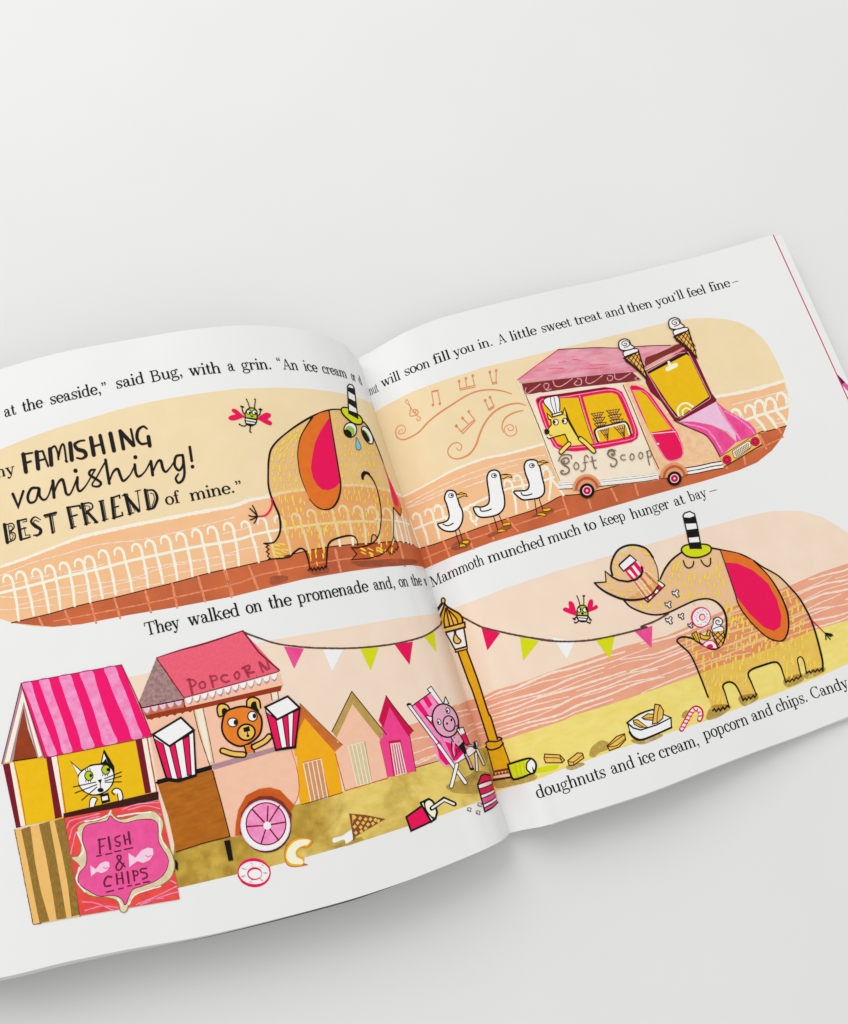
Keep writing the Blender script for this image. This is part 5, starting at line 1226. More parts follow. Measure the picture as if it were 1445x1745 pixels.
p.build(page_l)

# --- beach huts
HUTL = iter(['pink hut with a crimson roof','peach hut with a khaki roof','orange hut with a brown roof'])
def hut(wall, wm, roof, rm, inner, door, dm, frame, fm, lines):
    p = Print(LEFT, 'printed_hut', R=NN, base=18, label=next(HUTL))
    p.fill(wm, wall); p.fill(rm, roof, holes=())
    p.fill(wm, inner)
    p.fill(fm, frame); p.fill(dm, door)
    (x0,y0),(x1,y1),(x2,y2),(x3,y3) = door
    for i in range(lines+1):
        t = i/lines
        p.line('cream', [(x0+(x1-x0)*t, y0+(y1-y0)*t), (x3+(x2-x3)*t, y3+(y2-y3)*t)], 1.7, rough=.3, keep=True)
    p.line('cream', [door[0], door[1]], 1.2, keep=True); p.line('cream', [door[3], door[2]], 1.2, keep=True); p.k += 1
    return p
p = hut([(855,320),(1050,640),(1100,935),(870,985),(800,690)], 'hutpink', [(855,315),(1080,605),(1040,650),(885,410),(835,580),(795,520)], 'hutred', [(885,415),(1035,650),(1050,660),(830,680),(832,585)], [(895,712),(968,702),(1022,950),(935,972)], 'doormauve', [(875,688),(975,675),(985,720),(1025,955),(918,978)], 'hutred', 4)
p.line('darkbrown', [(855,315),(960,460),(1080,605)], 1.4); p.line('winecolour', [(1050,640),(1100,935)], 1.2); p.build(page_l)
p = hut([(580,290),(800,680),(870,990),(520,1095),(440,790),(430,650)], 'cartpink', [(575,280),(860,635),(810,675),(580,385),(450,660),(412,610)], 'hutkhaki', [(580,390),(805,675),(810,690),(455,700),(452,655)], [(545,725),(672,695),(735,1030),(620,1055)], 'doorgrey', [(545,720),(685,690),(740,1010),(735,1030),(620,1055)], 'hutkhaki', 4)
p.line('darkbrown', [(412,610),(575,280),(860,635)], 1.4, smooth=False); p.line('rust', [(440,790),(520,1095),(870,992)], 1.6, rough=.5, smooth=False); p.line('rust', [(810,690),(870,990)], 1.2, rough=.5); p.build(page_l)
p = hut([(150,400),(440,780),(500,1110),(150,1212),(100,740)], 'hutorange', [(150,378),(500,720),(435,780),(190,500),(130,620),(115,560)], 'hutbrown', [(190,505),(435,775),(440,790),(110,745),(130,625)], [(178,870),(322,835),(378,1150),(240,1185)], 'hutdoor', [(172,860),(320,825),(392,1140),(378,1150),(240,1185)], 'hutbrown', 4)
p.line('conebrown', [(150,378),(350,580),(500,720)], 1.2); p.line('darkbrown', [(500,1110),(160,1210)], 1.0); p.build(page_l)

# --- pig in a deck chair
p = Print(LEFT, 'printed_pig', R=OO, base=22)
p.fill('white', [(328,262),(358,238),(470,400),(450,420),(350,290)]); p.line('black', [(328,262),(358,238),(470,400)], 1.3, smooth=False); p.line('black', [(328,262),(350,295)], 1.3)
p.fill('pinkpale', [(190,405),(355,290),(470,450),(560,640),(640,740),(700,745),(640,830),(540,895),(470,895),(425,850),(380,720),(300,560)])
for q in ([(225,390),(262,362),(400,560),(480,720),(430,640),(330,520)],[(290,340),(325,315),(370,390),(340,420)],[(355,300),(380,330),(440,400),(420,400)],[(380,640),(440,700),(480,830),(560,870),(480,885),(430,830)],[(470,690),(540,850),(600,840),(690,760),(640,745)]): p.fill('magenta', q)
p.fill('white', [(690,720),(715,690),(740,700),(735,750),(690,800),(560,870),(540,900),(530,890)]); p.line('black', [(715,690),(740,700),(735,750),(690,800),(600,850),(540,900)], 1.1)
p.line('black', [(195,405),(355,290)], 1.6)
def stick(a, b, w=4.2): p.line('darkbrown', [a, b], w+1.6); p.line('white', [a, b], w-.4)
stick((175,390),(420,720)); stick((420,720),(640,1030), 5); stick((570,880),(525,1060), 5); stick((725,790),(735,930), 3.4); stick((735,760),(790,880), 3.4)
p.line('black', [(165,390),(188,385)], 3)
p.fill('white', [(355,530),(312,480),(375,490)]); p.line('black', [(355,535),(312,480),(378,488)], 1.8, smooth=False); p.fill('white', [(465,385),(475,325),(500,375)]); p.line('black', [(460,385),(475,325),(502,380)], 1.8, smooth=False)
p.fill('pigpink', [(520,655),(600,630),(620,690),(580,735),(540,690)]); p.line('black', [(520,655),(545,700),(580,735)], 1.6)
p.disc('pigpink', (475,520), 103, 140, -18); p.ring('black', (475,520), 103, 140, 2.3, -18)
p.disc('pigpink', (505,545), 48, 64, -10); p.ring('black', (505,545), 48, 64, 2.0, -10); p.disc('black', (489,545), 8, 11); p.disc('black', (524,515), 8, 12)
for c in ((423,530),(495,438)): p.disc('white', c, 14, 23, -15); p.ring('black', c, 15, 24, 1.3, -15); p.disc('black', (c[0]-4, c[1]+4), 6, 11)
p.line('black', [(480,595),(515,610),(550,590)], 1.4)
p.fill('black', [(580,735),(620,690),(650,780),(640,810)], smooth=False); p.line('pigpink', [(545,700),(540,760),(550,830)], 2.8); p.line('black', [(525,690),(530,770),(550,830)], 1.4); p.line('black', [(545,835),(570,790)], 1.4)
p.line('black', [(640,800),(665,850),(690,915)], 5.4); p.line('pigpink', [(642,800),(668,850),(688,905)], 2.6); p.line('black', [(678,915),(705,918)], 3)
p.line('black', [(660,720),(700,730),(720,745),(712,705)], 3.8); p.line('pigpink', [(662,722),(700,728)], 1.6)
p.line('black', [(560,760),(580,750),(590,770),(570,780),(565,765)], 1.1)
p.disc('black', (545,660), 4); p.disc('black', (582,690), 4)
p.fill('white', [(565,590),(620,575),(635,620),(590,640)]); p.fill('crimson', [(600,645),(635,625),(670,715),(640,720)]); p.line('black', [(565,590),(620,575),(635,620),(672,715),(640,722),(595,640),(565,590)], 1.5, smooth=False); p.line('black', [(560,570),(580,555),(590,600)], 1.4)
p.build(page_l)

# --- lamp post
p = Print(RIGHT, 'printed_lamp_post', R=QQ, base=22)
lp = [(780.2,1110.7,0),(797.5,1158.4,0),(805,1177,0),(817.8,1215.5,0),(832.7,1263,0)]; rpx = [(795.8,1108.6,0),(814,1158,0),(832,1214,0),(836.5,1222,0),(848.5,1262,0)]
p.fill('mustard', lp+list(reversed(rpx)))
p.line('darkbrown', lp, 2.6); p.line('darkbrown', rpx, 2.6)
p.fill('white', [(290,430),(505,365),(545,590),(400,625)]); p.line('darkbrown', [(290,430),(400,625)], 2.4, keep=True); p.line('darkbrown', [(510,365),(548,590)], 2.6)
p.fill('gold', [(395,440),(415,435),(430,470),(475,520),(460,552),(420,550),(390,520)], smooth=True); p.line('darkbrown', [(390,400),(395,440),(380,500),(400,545),(445,555),(475,520),(440,480),(410,435),(410,400)], 2.2)
p.fill('gold', [(400,630),(548,590),(552,625),(410,660)]); p.line('darkbrown', [(400,628),(548,588)], 2.8, keep=True); p.line('darkbrown', [(405,660),(552,622)], 2.2); p.line('darkbrown', [(552,590),(552,625)], 1.6); p.line('darkbrown', [(400,628),(410,660)], 1.6)
p.fill('mustard', [(240,375),(215,280),(225,200),(265,100),(275,65),(300,95),(370,140),(450,180),(490,240),(495,300),(400,330)])
p.fill('gold', [(275,340),(265,260),(285,160),(295,250),(310,330)]); p.fill('gold', [(350,330),(330,230),(310,140),(380,230),(435,315)])
for q in ([(240,375),(215,280),(225,200),(262,100),(272,60)],[(272,60),(300,95),(370,140),(450,185),(490,240),(495,300)],[(275,345),(265,260),(285,120)],[(335,330),(310,220),(290,120)],[(385,320),(350,220),(300,110)],[(440,310),(415,240),(330,150)]): p.line('darkbrown', q, 2.2 if q[0][0] > 273 else 3.0, keep=True)
p.k += 1
p.fill('gold', [(240,370),(520,290),(525,350),(260,415)]); p.line('darkbrown', [(240,370),(520,292),(525,352),(262,420),(240,370)], 2.6, smooth=False)
p.line('darkbrown', [(260,425),(525,352)], 3)
p.disc('gold', (255,25), 22, 32); p.ring('darkbrown', (255,25), 23, 33, 2.2); p.line('darkbrown', [(240,60),(205,110),(178,160)], 4.2)
# foot
p.fill('mustard', at(OO, [(808,710),(935,670),(1020,900),(1030,960),(865,1010),(870,930)])); p.line('darkbrown', at(OO, [(808,700),(870,930)]), 1.6, keep=True); p.line('darkbrown', at(OO, [(935,670),(1015,890)]), 1.8)
p.line('darkbrown', at(OO, [(808,705),(830,690),(905,690),(940,665),(905,655)]), 2.4); p.line('darkbrown', at(OO, [(808,735),(850,760),(920,740),(952,705)]), 2.6)
p.fill('brownroof', at(OO, [(870,930),(1000,905),(1030,985),(865,1010)])); p.fill('cartpink', at(OO, [(872,975),(1010,950),(1020,975),(870,995)]))
for k in range(5):
    x = 880+k*27; p.fill('gold', at(OO, [(x,948-k*5),(x+22,943-k*5),(x+12,968-k*5)])); 
p.line('darkbrown', at(OO, [(865,1010),(1030,985)]), 2.4)
# can at the foot
p.fill('lime', at(OO, [(1000,885),(1150,840),(1190,835),(1215,880),(1200,950),(1035,990)])); 
for x in (1050,1085,1115): p.line('limegreen', at(OO, [(x,865),(x+22,985)]), 2.0, keep=True)
p.k += 1
p.disc('white', at(OO, [(1185,890)])[0], 0) if False else None
p.fill('white', at(OO, [(1150,850),(1180,835),(1212,860),(1218,900),(1195,945),(1165,945),(1145,900)]), smooth=True)
p.line('black', at(OO, [(1175,835),(1145,870),(1145,920),(1175,950)]), 2.2); p.line('black', at(OO, [(990,880),(1080,850),(1160,830),(1200,845),(1220,885),(1205,945),(1165,960),(1110,985),(1035,1000),(1010,950),(990,880)]), 3.0); p.fill('black', at(OO, [(1185,890),(1215,945),(1195,950)]))
p.build(page_r)

# --- striped popcorn bag in the fold, popcorn, spilled drink, cone
p = Print(LEFT, 'popcorn_bag', R=OO, base=22)
p.fill('crimson', [(740,1045),(770,970),(800,958),(850,975),(880,1100),(905,1190),(800,1270)])
for q in ([(745,1050),(850,1015),(855,1040),(755,1080)],[(765,1130),(870,1085),(875,1110),(775,1155)],[(785,1210),(890,1150),(895,1170),(790,1235)]): p.fill('white', q)
p.fill('pink', [(775,1160),(880,1112),(888,1145),(785,1205)]); p.fill('pink', [(792,1240),(897,1175),(902,1195),(800,1268)])
for q in ([(745,1048),(800,1020),(850,1012)],[(755,1080),(855,1042)],[(765,1130),(870,1085)],[(775,1158),(875,1110)],[(785,1208),(890,1148)],[(790,1238),(895,1175)]): p.line('black', q, 1.6, keep=True)
p.k += 1
p.line('black', [(905,1190),(860,1235),(800,1268),(740,1045),(770,970),(800,960),(840,970)], 2.2, smooth=False)
for c in ((672,1250),(745,1275),(757,1210)):
    x, y = c; p.line('brownroof', [(x-15,y+10),(x-14,y-12),(x+2,y-14),(x+16,y-10),(x+10,y+4),(x+14,y+16),(x-2,y+14),(x-4,y+2)], 1.0, closed=True, keep=True)
p.k += 1
p.build(page_l)
p = Print(LEFT, 'printed_cup', R=OO, base=22)
p.fill('crimson', [(160,1315),(285,1215),(350,1350),(195,1415)]); p.line('black', [(290,1215),(155,1312),(195,1425),(350,1352)], 3.0, smooth=False)
p.fill('straw', [(272,1192),(330,1162),(390,1200),(408,1265),(400,1310),(360,1350)]); p.line('black', [(272,1195),(340,1162),(370,1180),(390,1210),(408,1270),(395,1325),(360,1350),(272,1195)], 3.2, smooth=False); p.line('black', [(300,1185),(320,1260),(375,1325)], 2.2); p.line('black', [(345,1165),(310,1190),(312,1240),(350,1300),(385,1318)], 1.8)
p.line('black', [(365,1240),(465,1165),(550,1205)], 7.5, smooth=False); p.line('white', [(368,1237),(466,1170),(545,1205)], 3.4, smooth=False)
p.build(page_l)
p = Print(LEFT, 'printed_ice_cream', R=MM, base=22)
p.fill('sand_shade', [(1200,740),(1300,690),(1420,660),(1445,680),(1330,725)])
p.fill('white', [(1210,670),(1280,650),(1350,605),(1365,670),(1310,710),(1290,680),(1215,705)], smooth=True)
p.fill('conebrown', at(ZC, [(-25,222),(110,235),(272,268),(30,410),(10,440),(-25,330)])+at(MM, [(1365,690)]))
p.fill('cone', at(MM, [(1352,488),(1360,560),(1372,490)]))
for c in ((20,255),(65,262),(110,270),(150,270),(190,275),(45,300),(90,300),(130,312),(170,305),(20,330),(70,335),(110,345),(30,380),(75,370),(215,285)):
    x, y = c; p.fill('gold', at(ZC, [(x-16,y),(x,y-18),(x+17,y-2),(x,y+18)]))
p.build(page_l)
# doughnuts
p = Print(LEFT, 'printed_doughnut', R=MM, base=22)
p.disc('crimson', (600,935), 128, 112, 8); p.disc('white', (602,935), 120, 88, 4); p.disc('crimson', (605,942), 58, 50); p.disc('white', (608,945), 50, 36)
for i in range(26):
    a = i*.9; r = rnd.uniform(.62,.92); x = 602+115*r*math.cos(a); y = 935+84*r*math.sin(a)
    p.line('mauve', [(x-8,y-4),(x+7,y+5)], .8, keep=True)
p.k += 1
p.line('crimson', [(478,960),(520,1015),(600,1035),(680,1010),(722,950),(715,890)], 2.4)
p.build(page_l)
p = Print(LEFT, 'bitten_doughnut', R=MM, base=22)
p.fill('hutbrown', [(1055,695),(1020,672),(950,662),(880,690),(838,750),(835,830),(860,880),(920,892),(1015,875),(985,860),(985,820),(940,810),(930,780),(960,745),(1010,745),(1045,715)], smooth=True)
p.fill('hutorange', [(1045,692),(1010,672),(950,668),(885,695),(845,755),(842,830),(868,875),(925,885),(975,875),(985,820),(940,812),(928,780),(955,745),(990,735),(1010,740)], smooth=True)
p.fill('straw', [(1030,685),(960,680),(900,705),(858,760),(850,820),(880,860),(930,870),(975,865),(970,835),(930,815),(920,775),(945,742),(985,725),(1010,720)], smooth=True)
p.build(page_l)

# --- the eating elephant
p = Print(RIGHT, 'printed_elephant', R=I9, base=26, label='elephant with closed eyes filling its open mouth with food')
tri = YE
body = at(I9, [(205,595),(300,660),(400,675),(480,648),(600,592),(680,588),(740,625),(770,690),(765,790),(735,850),(690,865),(630,835),(570,800),(520,800),(498,820),(530,850),(570,890),(600,950),(640,1050),(695,1205),(790,1175),(755,1080),(760,1055),(790,1047),(825,1070),(865,1150),(940,1115),(895,1000),(915,975),(1040,935),(1065,950),(1100,1050),(1185,1015),(1165,925),(1182,908),(1200,930),(1215,1000),(1305,985),(1300,930),(1260,760),(1220,660),(1130,530),(1050,450),(960,405),(850,340),(690,308),(520,325),(450,390),(410,470)])
p.fill('tint_tan', body)
p.fill('tint_tan', at(YE, [(250,690),(235,620),(255,530),(310,440),(400,402),(500,400),(590,440),(660,540),(700,680),(700,790),(650,870),(560,925),(440,940),(330,925),(200,865),(75,770),(185,760),(178,655),(215,680)]))
hairs2 = [(370,span(470,740,38)),(420,span(440,760,40)),(470,span(420,770,42)),(520,span(560,790,40)),(580,span(480,780,60)),(655,span(790,850,24)),(715,span(790,960,36)+[1170,1205]),(765,span(780,1010,38)+[1160,1200]),(815,span(560,620,22)+span(770,1120,38)),(865,span(600,1250,44)),(915,span(630,1260,46)),(960,span(650,880,40)+[1100,1140,1225,1262]),(1030,span(660,740,36)+[860,885]),(1080,[690,725]),(1135,[705])]
l3 = lambda x, y: -.15+(x-560)/1500 if y < 600 else -.06
hairs(p, [(350,[500,700]),(400,[470,500,530,720,745]),(445,span(470,740,44)),(490,span(440,770,46)),(550,span(520,780,44)),(610,span(300,420,50)),(630,[780,800]),(680,span(790,860,30)),(545,[1080,1110]),(590,[1085,1120,1150]),(640,[1130,1170,1200]),(690,span(780,900,36)+[1150,1190]),(740,span(790,980,40)+[1150,1185,1220]),(790,span(560,600,24)+span(780,1060,40)+[1140,1190,1230]),(840,[590]+span(780,1240,42)),(890,span(610,1240,44)),(940,span(640,880,42)+[1100,1140,1230,1265]),(1000,span(660,880,44)+[1110,1140]),(1060,span(670,740,34)+[880]),(1115,[695,735]),(1150,[715,750])], I9, l3, 32, 4.2)
hairs(p, hairs2[::2], I9, l3, 26, 3.0, 'hair_pale')
hairs(p, [(430,[400,440,520,560]),(480,[330,560,600]),(560,[270,620]),(630,[265,640]),(690,[290,660]),(760,[640,150,200]),(830,[230,300,400,480,560]),(880,[330,450,520])], YE, lambda x, y: 1.2, 40, 3.6)
# trunk outline and body
p.line('black', at(YE, [(930,470),(840,540),(770,630),(720,735)]), [2.6,3,3,2.4])
p.line('black', at(I9, [(205,595),(240,630),(310,662),(380,675),(450,662),(540,620),(610,592),(680,588),(735,620),(768,680),(770,770),(745,840),(700,865),(640,840),(580,805),(525,798),(498,818),(525,848),(565,885),(600,950),(640,1050),(670,1130),(695,1205)]), [2.6]*8+[3.2]*4+[3]*4+[2.6]*6)
p.line('black', at(I9, [(695,1205),(705,1195),(715,1210),(728,1192),(738,1205),(752,1185),(762,1198),(775,1178),(788,1188)]), 2.2, smooth=False)
p.line('black', at(I9, [(788,1190),(765,1110),(752,1070),(770,1050),(800,1048),(830,1075),(865,1150)]), [1.8,2,2.6,2.8,2.8,2.4,2.2])
p.line('black', at(I9, [(862,1150),(875,1135),(885,1148),(895,1128),(905,1140),(920,1120),(928,1132),(940,1112)]), 2.0, smooth=False)
p.line('black', at(I9, [(938,1118),(910,1050),(892,1005),(910,978),(970,955),(1040,936),(1068,955),(1085,1000),(1100,1050)]), [1.8,2.2,2.6,3,3.2,3,2.6,2,2])
p.line('black', at(I9, [(1100,1050),(1112,1038),(1122,1046),(1135,1028),(1145,1040),(1158,1020),(1168,1030),(1185,1008)]), 1.8, smooth=False)
p.line('black', at(I9, [(1185,1018),(1172,960),(1165,920),(1182,906),(1200,930),(1215,1000)]), 1.8)
p.line('black', at(I9, [(1215,1000),(1230,985),(1238,998),(1252,980),(1262,992),(1275,975),(1285,988),(1298,970),(1305,988)]), 1.8, smooth=False)
p.line('black', at(I9, [(1305,985),(1303,930),(1285,850),(1260,760),(1230,680),(1180,590),(1130,530),(1060,460),(970,408),(930,380)]), [2.6,3,3,2.8,2.8,2.6,2.4,2.2,2.2,2])
p.line('black', at(I9, [(690,305),(740,315),(850,340),(930,380)]), 2.6)
# tusk-like curled trunk with the popcorn box
p.line('black', at(YE, [(250,695),(235,620),(255,530),(310,445),(400,402),(500,402),(590,440),(650,520)]), 3.0); p.line('black', at(YE, [(650,520),(690,620),(702,700),(700,790)]), 1.3)
p.fill('crimson', at(YE, [(370,650),(490,555),(560,620),(540,690),(440,740)])); p.fill('white', at(YE, [(315,600),(420,495),(485,550),(360,650)])); p.line('black', at(YE, [(315,600),(420,495),(485,550),(360,655),(315,600)]), 1.8, smooth=False); p.line('black', at(YE, [(320,590),(420,500)]), 2.6)
for q in ([(395,655),(420,640),(480,715),(460,725)],[(440,610),(460,595),(525,680),(505,700)],[(480,560),(500,560),(545,620),(530,620)]): p.fill('white', at(YE, q))
p.fill('red', at(YE, [(590,960),(560,920),(650,870),(720,770),(765,800)])); p.fill('white', at(YE, [(705,745),(768,795),(745,815),(700,780)])); p.fill('white', at(YE, [(655,860),(680,830),(705,850),(680,875)])); p.fill('white', at(YE, [(600,905),(620,890),(640,910),(615,935)]))
for a, b in (((440,745),(590,950)),((500,715),(640,890)),((555,640),(690,800)),((590,660),(700,745)),((470,735),(610,915))): p.line('seachalk', at(YE, [a, b]), 2.0, keep=True); 
for a, b in (((455,745),(575,910)),((520,700),(655,865)),((575,670),(690,790))): p.line('ear_orange', at(YE, [a, b]), 3.2, rough=.8, keep=True)
p.k += 1
p.line('black', at(YE, [(535,610),(548,650),(530,700),(480,740),(400,758),(310,745),(250,715),(178,655),(188,762),(72,770)]), [2.4,3,3.2,3.2,3,2.8,2.4,1.8,1.8,2], smooth=False)
p.line('black', at(YE, [(72,770),(130,825),(210,875),(330,925),(440,940),(560,925),(640,880),(700,800)]), [2.4,2.8,3.2,3.4,3.4,3,2.6,2.2]); p.line('black', at(YE, [(700,745),(768,795),(600,962),(565,930)]), 1.8, smooth=False)
# ear
p.fill('ear_orange', at(I9, [(738,318),(830,335),(920,375),(1000,455),(1060,545),(1105,650),(1112,740),(1098,800),(1060,820),(990,795),(920,730),(860,650),(830,600),(800,500)]))
p.fill('crimson', at(I9, [(762,385),(830,390),(920,430),(1000,500),(1050,590),(1075,680),(1070,740),(1035,765),(980,745),(900,670),(830,580),(790,470)]))
p.line('black', at(I9, [(738,318),(780,440),(820,560),(835,610),(870,670),(930,740),(1000,800),(1060,820),(1095,805),(1115,740),(1105,650),(1060,545),(1000,455),(920,375)]), [1.4,1.4,1.6,1.8,1.8,1.8,2,2,2.4,2.6,2.8,2.6,2,1.8])
# tail
p.line('red', at(I9, [(1245,705),(1285,745),(1320,780)]), 1.8)
for q in ([(1315,775),(1345,780),(1355,782)],[(1320,780),(1350,795)],[(1320,780),(1345,810)],[(1320,782),(1322,812)],[(1322,782),(1360,790)]): p.line('black', at(I9, q), 1.7, keep=True)
p.k += 1
# hat, shut eyes
p.fill('lime', at(YE, [(930,455),(960,405),(1060,390),(1180,395),(1222,430),(1200,480),(1100,520),(990,510)]), smooth=True); p.line('black', at(YE, [(930,455),(960,405),(1060,390),(1180,395),(1222,430),(1200,480),(1100,520),(990,510)]), 2.4, closed=True)
p.fill('white', at(YE, [(945,115),(960,85),(1010,68),(1055,90),(1125,435),(1015,435)]))
for q in ([(948,125),(1010,130),(1062,110),(1078,185),(968,190)],[(980,250),(1090,235),(1105,318),(1000,328)],[(1005,375),(1118,368),(1125,438),(1015,438)]): p.fill('black', at(YE, q))
p.line('black', at(YE, [(1015,435),(980,260),(945,110),(960,85),(1010,68),(1058,92),(1090,240),(1125,435)]), 2.0, smooth=False)
p.line('black', at(YE, [(948,552),(965,600),(1000,625),(1040,605),(1050,560)]), 1.9); p.line('black', at(YE, [(1120,545),(1150,590),(1190,608),(1215,580),(1215,528)]), 1.9)
p.build(page_r)

# --- food in the air, chips, candy
p = Print(RIGHT, 'falling_food', R=YE, base=62)
for x, y, s in ((870,875,1.1),(797,985,1.0),(805,1140,1.1),(925,1100,.9),(1015,1190,.8)):
    q = [(x-30*s,y-18*s),(x-5*s,y-12*s),(x+12*s,y-32*s),(x+30*s,y-22*s),(x+18*s,y),(x+32*s,y+22*s),(x+12*s,y+32*s),(x-4*s,y+10*s),(x-20*s,y+12*s)]
    p.fill('white', q, smooth=True); p.line('darkbrown', q, 1.5, closed=True)
p.disc('crimson', (1120,1110), 97, 102, 20); p.disc('white', (1124,1112), 84, 90, 20); p.disc('crimson', (1132,1108), 32, 36); p.disc('sky_pink', (1134,1110), 22, 25)
for i in range(24):
    a = i*.83; r = rnd.uniform(.5,.88); x = 1124+84*r*math.cos(a); y = 1112+90*r*math.sin(a); p.line('mauve', [(x-7,y-4),(x+6,y+5)], .8, keep=True)
p.k += 1
p.fill('yellow', [(1030,1275),(1075,1250),(1110,1355),(1075,1350)]); p.line('darkbrown', [(1030,1275),(1075,1250),(1110,1355),(1070,1345),(1030,1275)], 1.5, smooth=False); p.line('darkbrown', [(1050,1270),(1085,1345)], 1.0)
p.fill('yellow', [(1110,1265),(1150,1290),(1215,1300),(1180,1330),(1120,1315)]); p.line('darkbrown', [(1110,1265),(1150,1290),(1215,1300),(1180,1332),(1120,1315),(1110,1265)], 1.5); p.fill('yellow', [(1175,1280),(1190,1235),(1215,1240),(1200,1295)]); p.line('darkbrown', [(1175,1280),(1190,1235),(1215,1240),(1200,1295)], 1.5, smooth=False)
p.fill('crimson', [(1135,1380),(1170,1345),(1230,1338),(1270,1370),(1285,1410),(1240,1420),(1170,1405)], smooth=True); p.fill('white', [(1148,1382),(1180,1352),(1230,1348),(1262,1378),(1272,1410),(1240,1412),(1175,1398)], smooth=True); p.fill('crimson', [(1175,1395),(1200,1375),(1230,1378),(1240,1408),(1200,1405)], smooth=True)
p.fill('cone', [(1225,1250),(1345,1240),(1350,1330),(1320,1395),(1280,1400)])
for a, b in (((1240,1260),(1340,1370)),((1235,1290),(1300,1390)),((1280,1248),(1350,1320)),((1345,1255),(1255,1340)),((1300,1245),(1240,1300)),((1348,1300),(1280,1390))): p.line('darkbrown', [a, b], 1.5, keep=True)
p.k += 1
p.line('darkbrown', [(1225,1250),(1345,1242),(1350,1330),(1325,1390)], 1.6, smooth=False); p.line('darkbrown', [(1225,1250),(1285,1400)], 1.6)
p.fill('white', [(1228,1225),(1230,1180),(1250,1140),(1285,1110),(1325,1130),(1330,1170),(1310,1190),(1345,1220),(1340,1242),(1230,1250)], smooth=True); p.line('darkbrown', [(1240,1175),(1245,1130),(1285,1110),(1328,1135),(1325,1175),(1290,1185),(1265,1165),(1275,1140),(1298,1145),(1295,1160)], 1.6); p.line('darkbrown', [(1240,1175),(1225,1215),(1235,1245)], 1.5); p.line('darkbrown', [(1310,1190),(1345,1220),(1342,1242)], 1.4); p.line('darkbrown', [(1240,1225),(1290,1205),(1330,1200)], 1.2)
p.build(page_r)
p = Print(RIGHT, 'chip_tray', R=PP, base=22)
p.fill('white', [(850,505),(1030,405),(1185,465),(1192,545),(960,635),(880,590)]); p.fill('cream', [(865,500),(1030,415),(1170,465),(950,555)]); p.fill('white', [(870,502),(1030,418),(1165,466),(950,550)])
p.line('black', [(850,505),(940,440),(1040,405),(1060,412)], 2.6); p.line('black', [(850,505),(900,545),(955,560),(1080,520),(1188,465),(1130,440)], [2.8,2.4,2.2,2.2,2.4,1.8], smooth=False); p.line('black', [(855,510),(875,580)], 1.6); p.line('black', [(1188,465),(1192,545)], 2.0); p.line('black', [(870,575),(900,615),(960,635),(1080,590),(1192,540)], [3.4,3.6,3.2,2.8,3], smooth=True)
def chip(q, l=None):
    p.fill('gold', q); p.line('darkbrown', q, 1.7, smooth=False, closed=True)
    if l: p.line('darkbrown', l, 1.3)
chip([(898,485),(930,480),(1010,540),(950,540),(905,515)], [(910,500),(980,540)]); chip([(965,465),(1010,435),(1060,440),(1050,485),(985,480)], [(975,470),(1050,465)]); chip([(1065,362),(1105,368),(1130,410),(1125,470),(1085,505),(1045,515)], [(1100,370),(1085,430),(1080,505)])
p.build(page_r)
p = Print(RIGHT, 'loose_chip', R=PP, base=22)
chip([(218,745),(335,752),(370,790),(350,812),(225,812),(212,780)], [(222,772),(335,778),(350,810)]); p.line('darkbrown', [(335,755),(340,790)], 1.3)
p.build(page_r)
p = Print(RIGHT, 'loose_chip', R=PP, base=22)
chip([(395,795),(470,735),(508,740),(518,775),(440,830),(405,832)], [(398,800),(440,805),(510,750)]); p.line('darkbrown', [(440,805),(440,830)], 1.3)
p.build(page_r)
p = Print(RIGHT, 'loose_chip', R=PP, base=22)
chip([(698,682),(770,610),(830,588),(840,635),(790,690),(715,718)], [(700,690),(770,680),(838,625)]); p.line('darkbrown', [(700,690),(740,660),(830,595)], 1.3)
p.build(page_r)
p = Print(RIGHT, 'candy_cane', R=PP, base=22)
p.line('red', [(1270,555),(1310,480),(1350,410),(1385,390),(1415,410),(1420,450),(1408,480)], 8.6); p.line('white', [(1272,550),(1312,480),(1352,412),(1385,396),(1410,414),(1415,450),(1408,474)], 5.0)
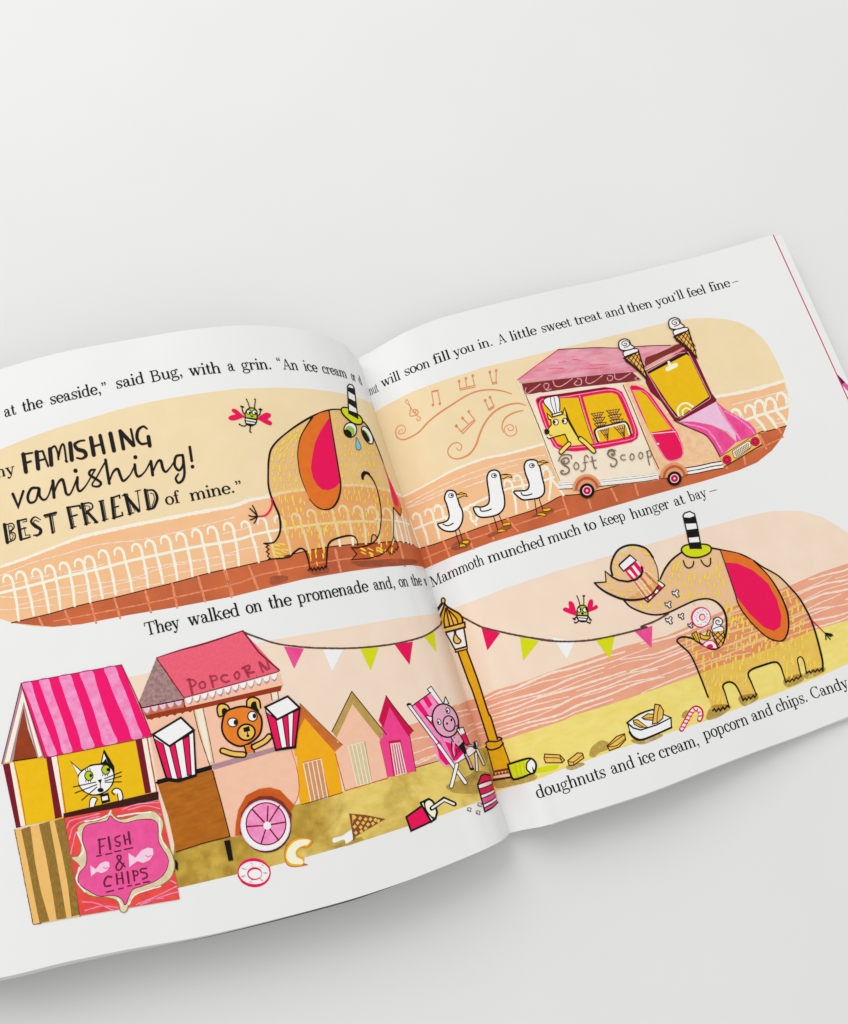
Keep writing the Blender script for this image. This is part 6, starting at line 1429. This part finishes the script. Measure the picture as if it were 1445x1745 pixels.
for a, b in (((1268,535),(1298,540)),((1285,505),(1315,510)),((1300,478),(1330,485)),((1316,450),(1345,455)),((1332,420),(1360,428)),((1362,395),(1378,412)),((1392,398),(1388,415)),((1412,420),(1400,428)),((1400,455),(1425,450))): p.line('crimson', [a, b], 2.4, keep=True)
p.k += 1
p.build(page_r)

# --- bee, right
p = Print(RIGHT, 'printed_bee', R=XB, base=22, label='bee with a worried open mouth beside the bunting')
p.fill('crimson', [(590,800),(560,620),(510,450),(450,370),(380,350),(335,390),(345,480),(350,570),(260,545),(190,560),(160,610),(200,660),(330,720),(470,770)], smooth=True)
p.fill('crimson', [(925,700),(915,550),(940,400),(990,310),(1040,290),(1085,320),(1095,420),(1090,530),(1150,480),(1210,475),(1245,520),(1220,580),(1120,630),(1010,670)], smooth=True)
p.fill('limegreen', [(600,780),(600,630),(650,520),(740,475),(850,495),(915,600),(935,760),(930,800)], smooth=True)
p.fill('white', [(600,780),(935,790),(930,870),(880,960),(790,985),(690,970),(620,900)], smooth=True)
p.fill('black', [(600,770),(940,780),(935,830),(600,815)]); p.fill('black', [(605,845),(925,870),(905,900),(610,875)]); p.fill('black', [(640,930),(880,945),(800,985),(700,970)])
p.line('black', [(600,780),(605,620),(650,525),(745,478),(855,500),(915,600),(935,780),(920,890),(860,970),(780,985),(680,965),(610,880)], 2.0, closed=True)
p.disc('white', (665,620), 52, 68); p.ring('black', (665,620), 56, 72, 1.4); p.disc('white', (840,620), 66, 68); p.ring('black', (840,620), 70, 72, 1.4); p.disc('black', (700,605), 26, 40); p.disc('black', (880,600), 28, 36); p.disc('black', (765,730), 40, 42)
p.line('black', [(690,480),(650,330),(595,190)], 1.5, keep=True); p.line('black', [(810,480),(805,330),(805,190)], 1.5); p.line('black', [(780,190),(832,190)], 2.2); p.disc('black', (595,192), 20)
for q in ([(595,825),(540,870),(500,900)],[(940,810),(980,870),(1015,925)],[(660,950),(600,1000),(550,1025),(520,995)],[(870,970),(940,1010),(990,1030),(1010,995)]): p.line('black', q, 2.0, keep=True)
p.line('black', [(480,890),(535,915)], 2.6, keep=True); p.line('black', [(990,925),(1035,930)], 2.4)
p.build(page_r)
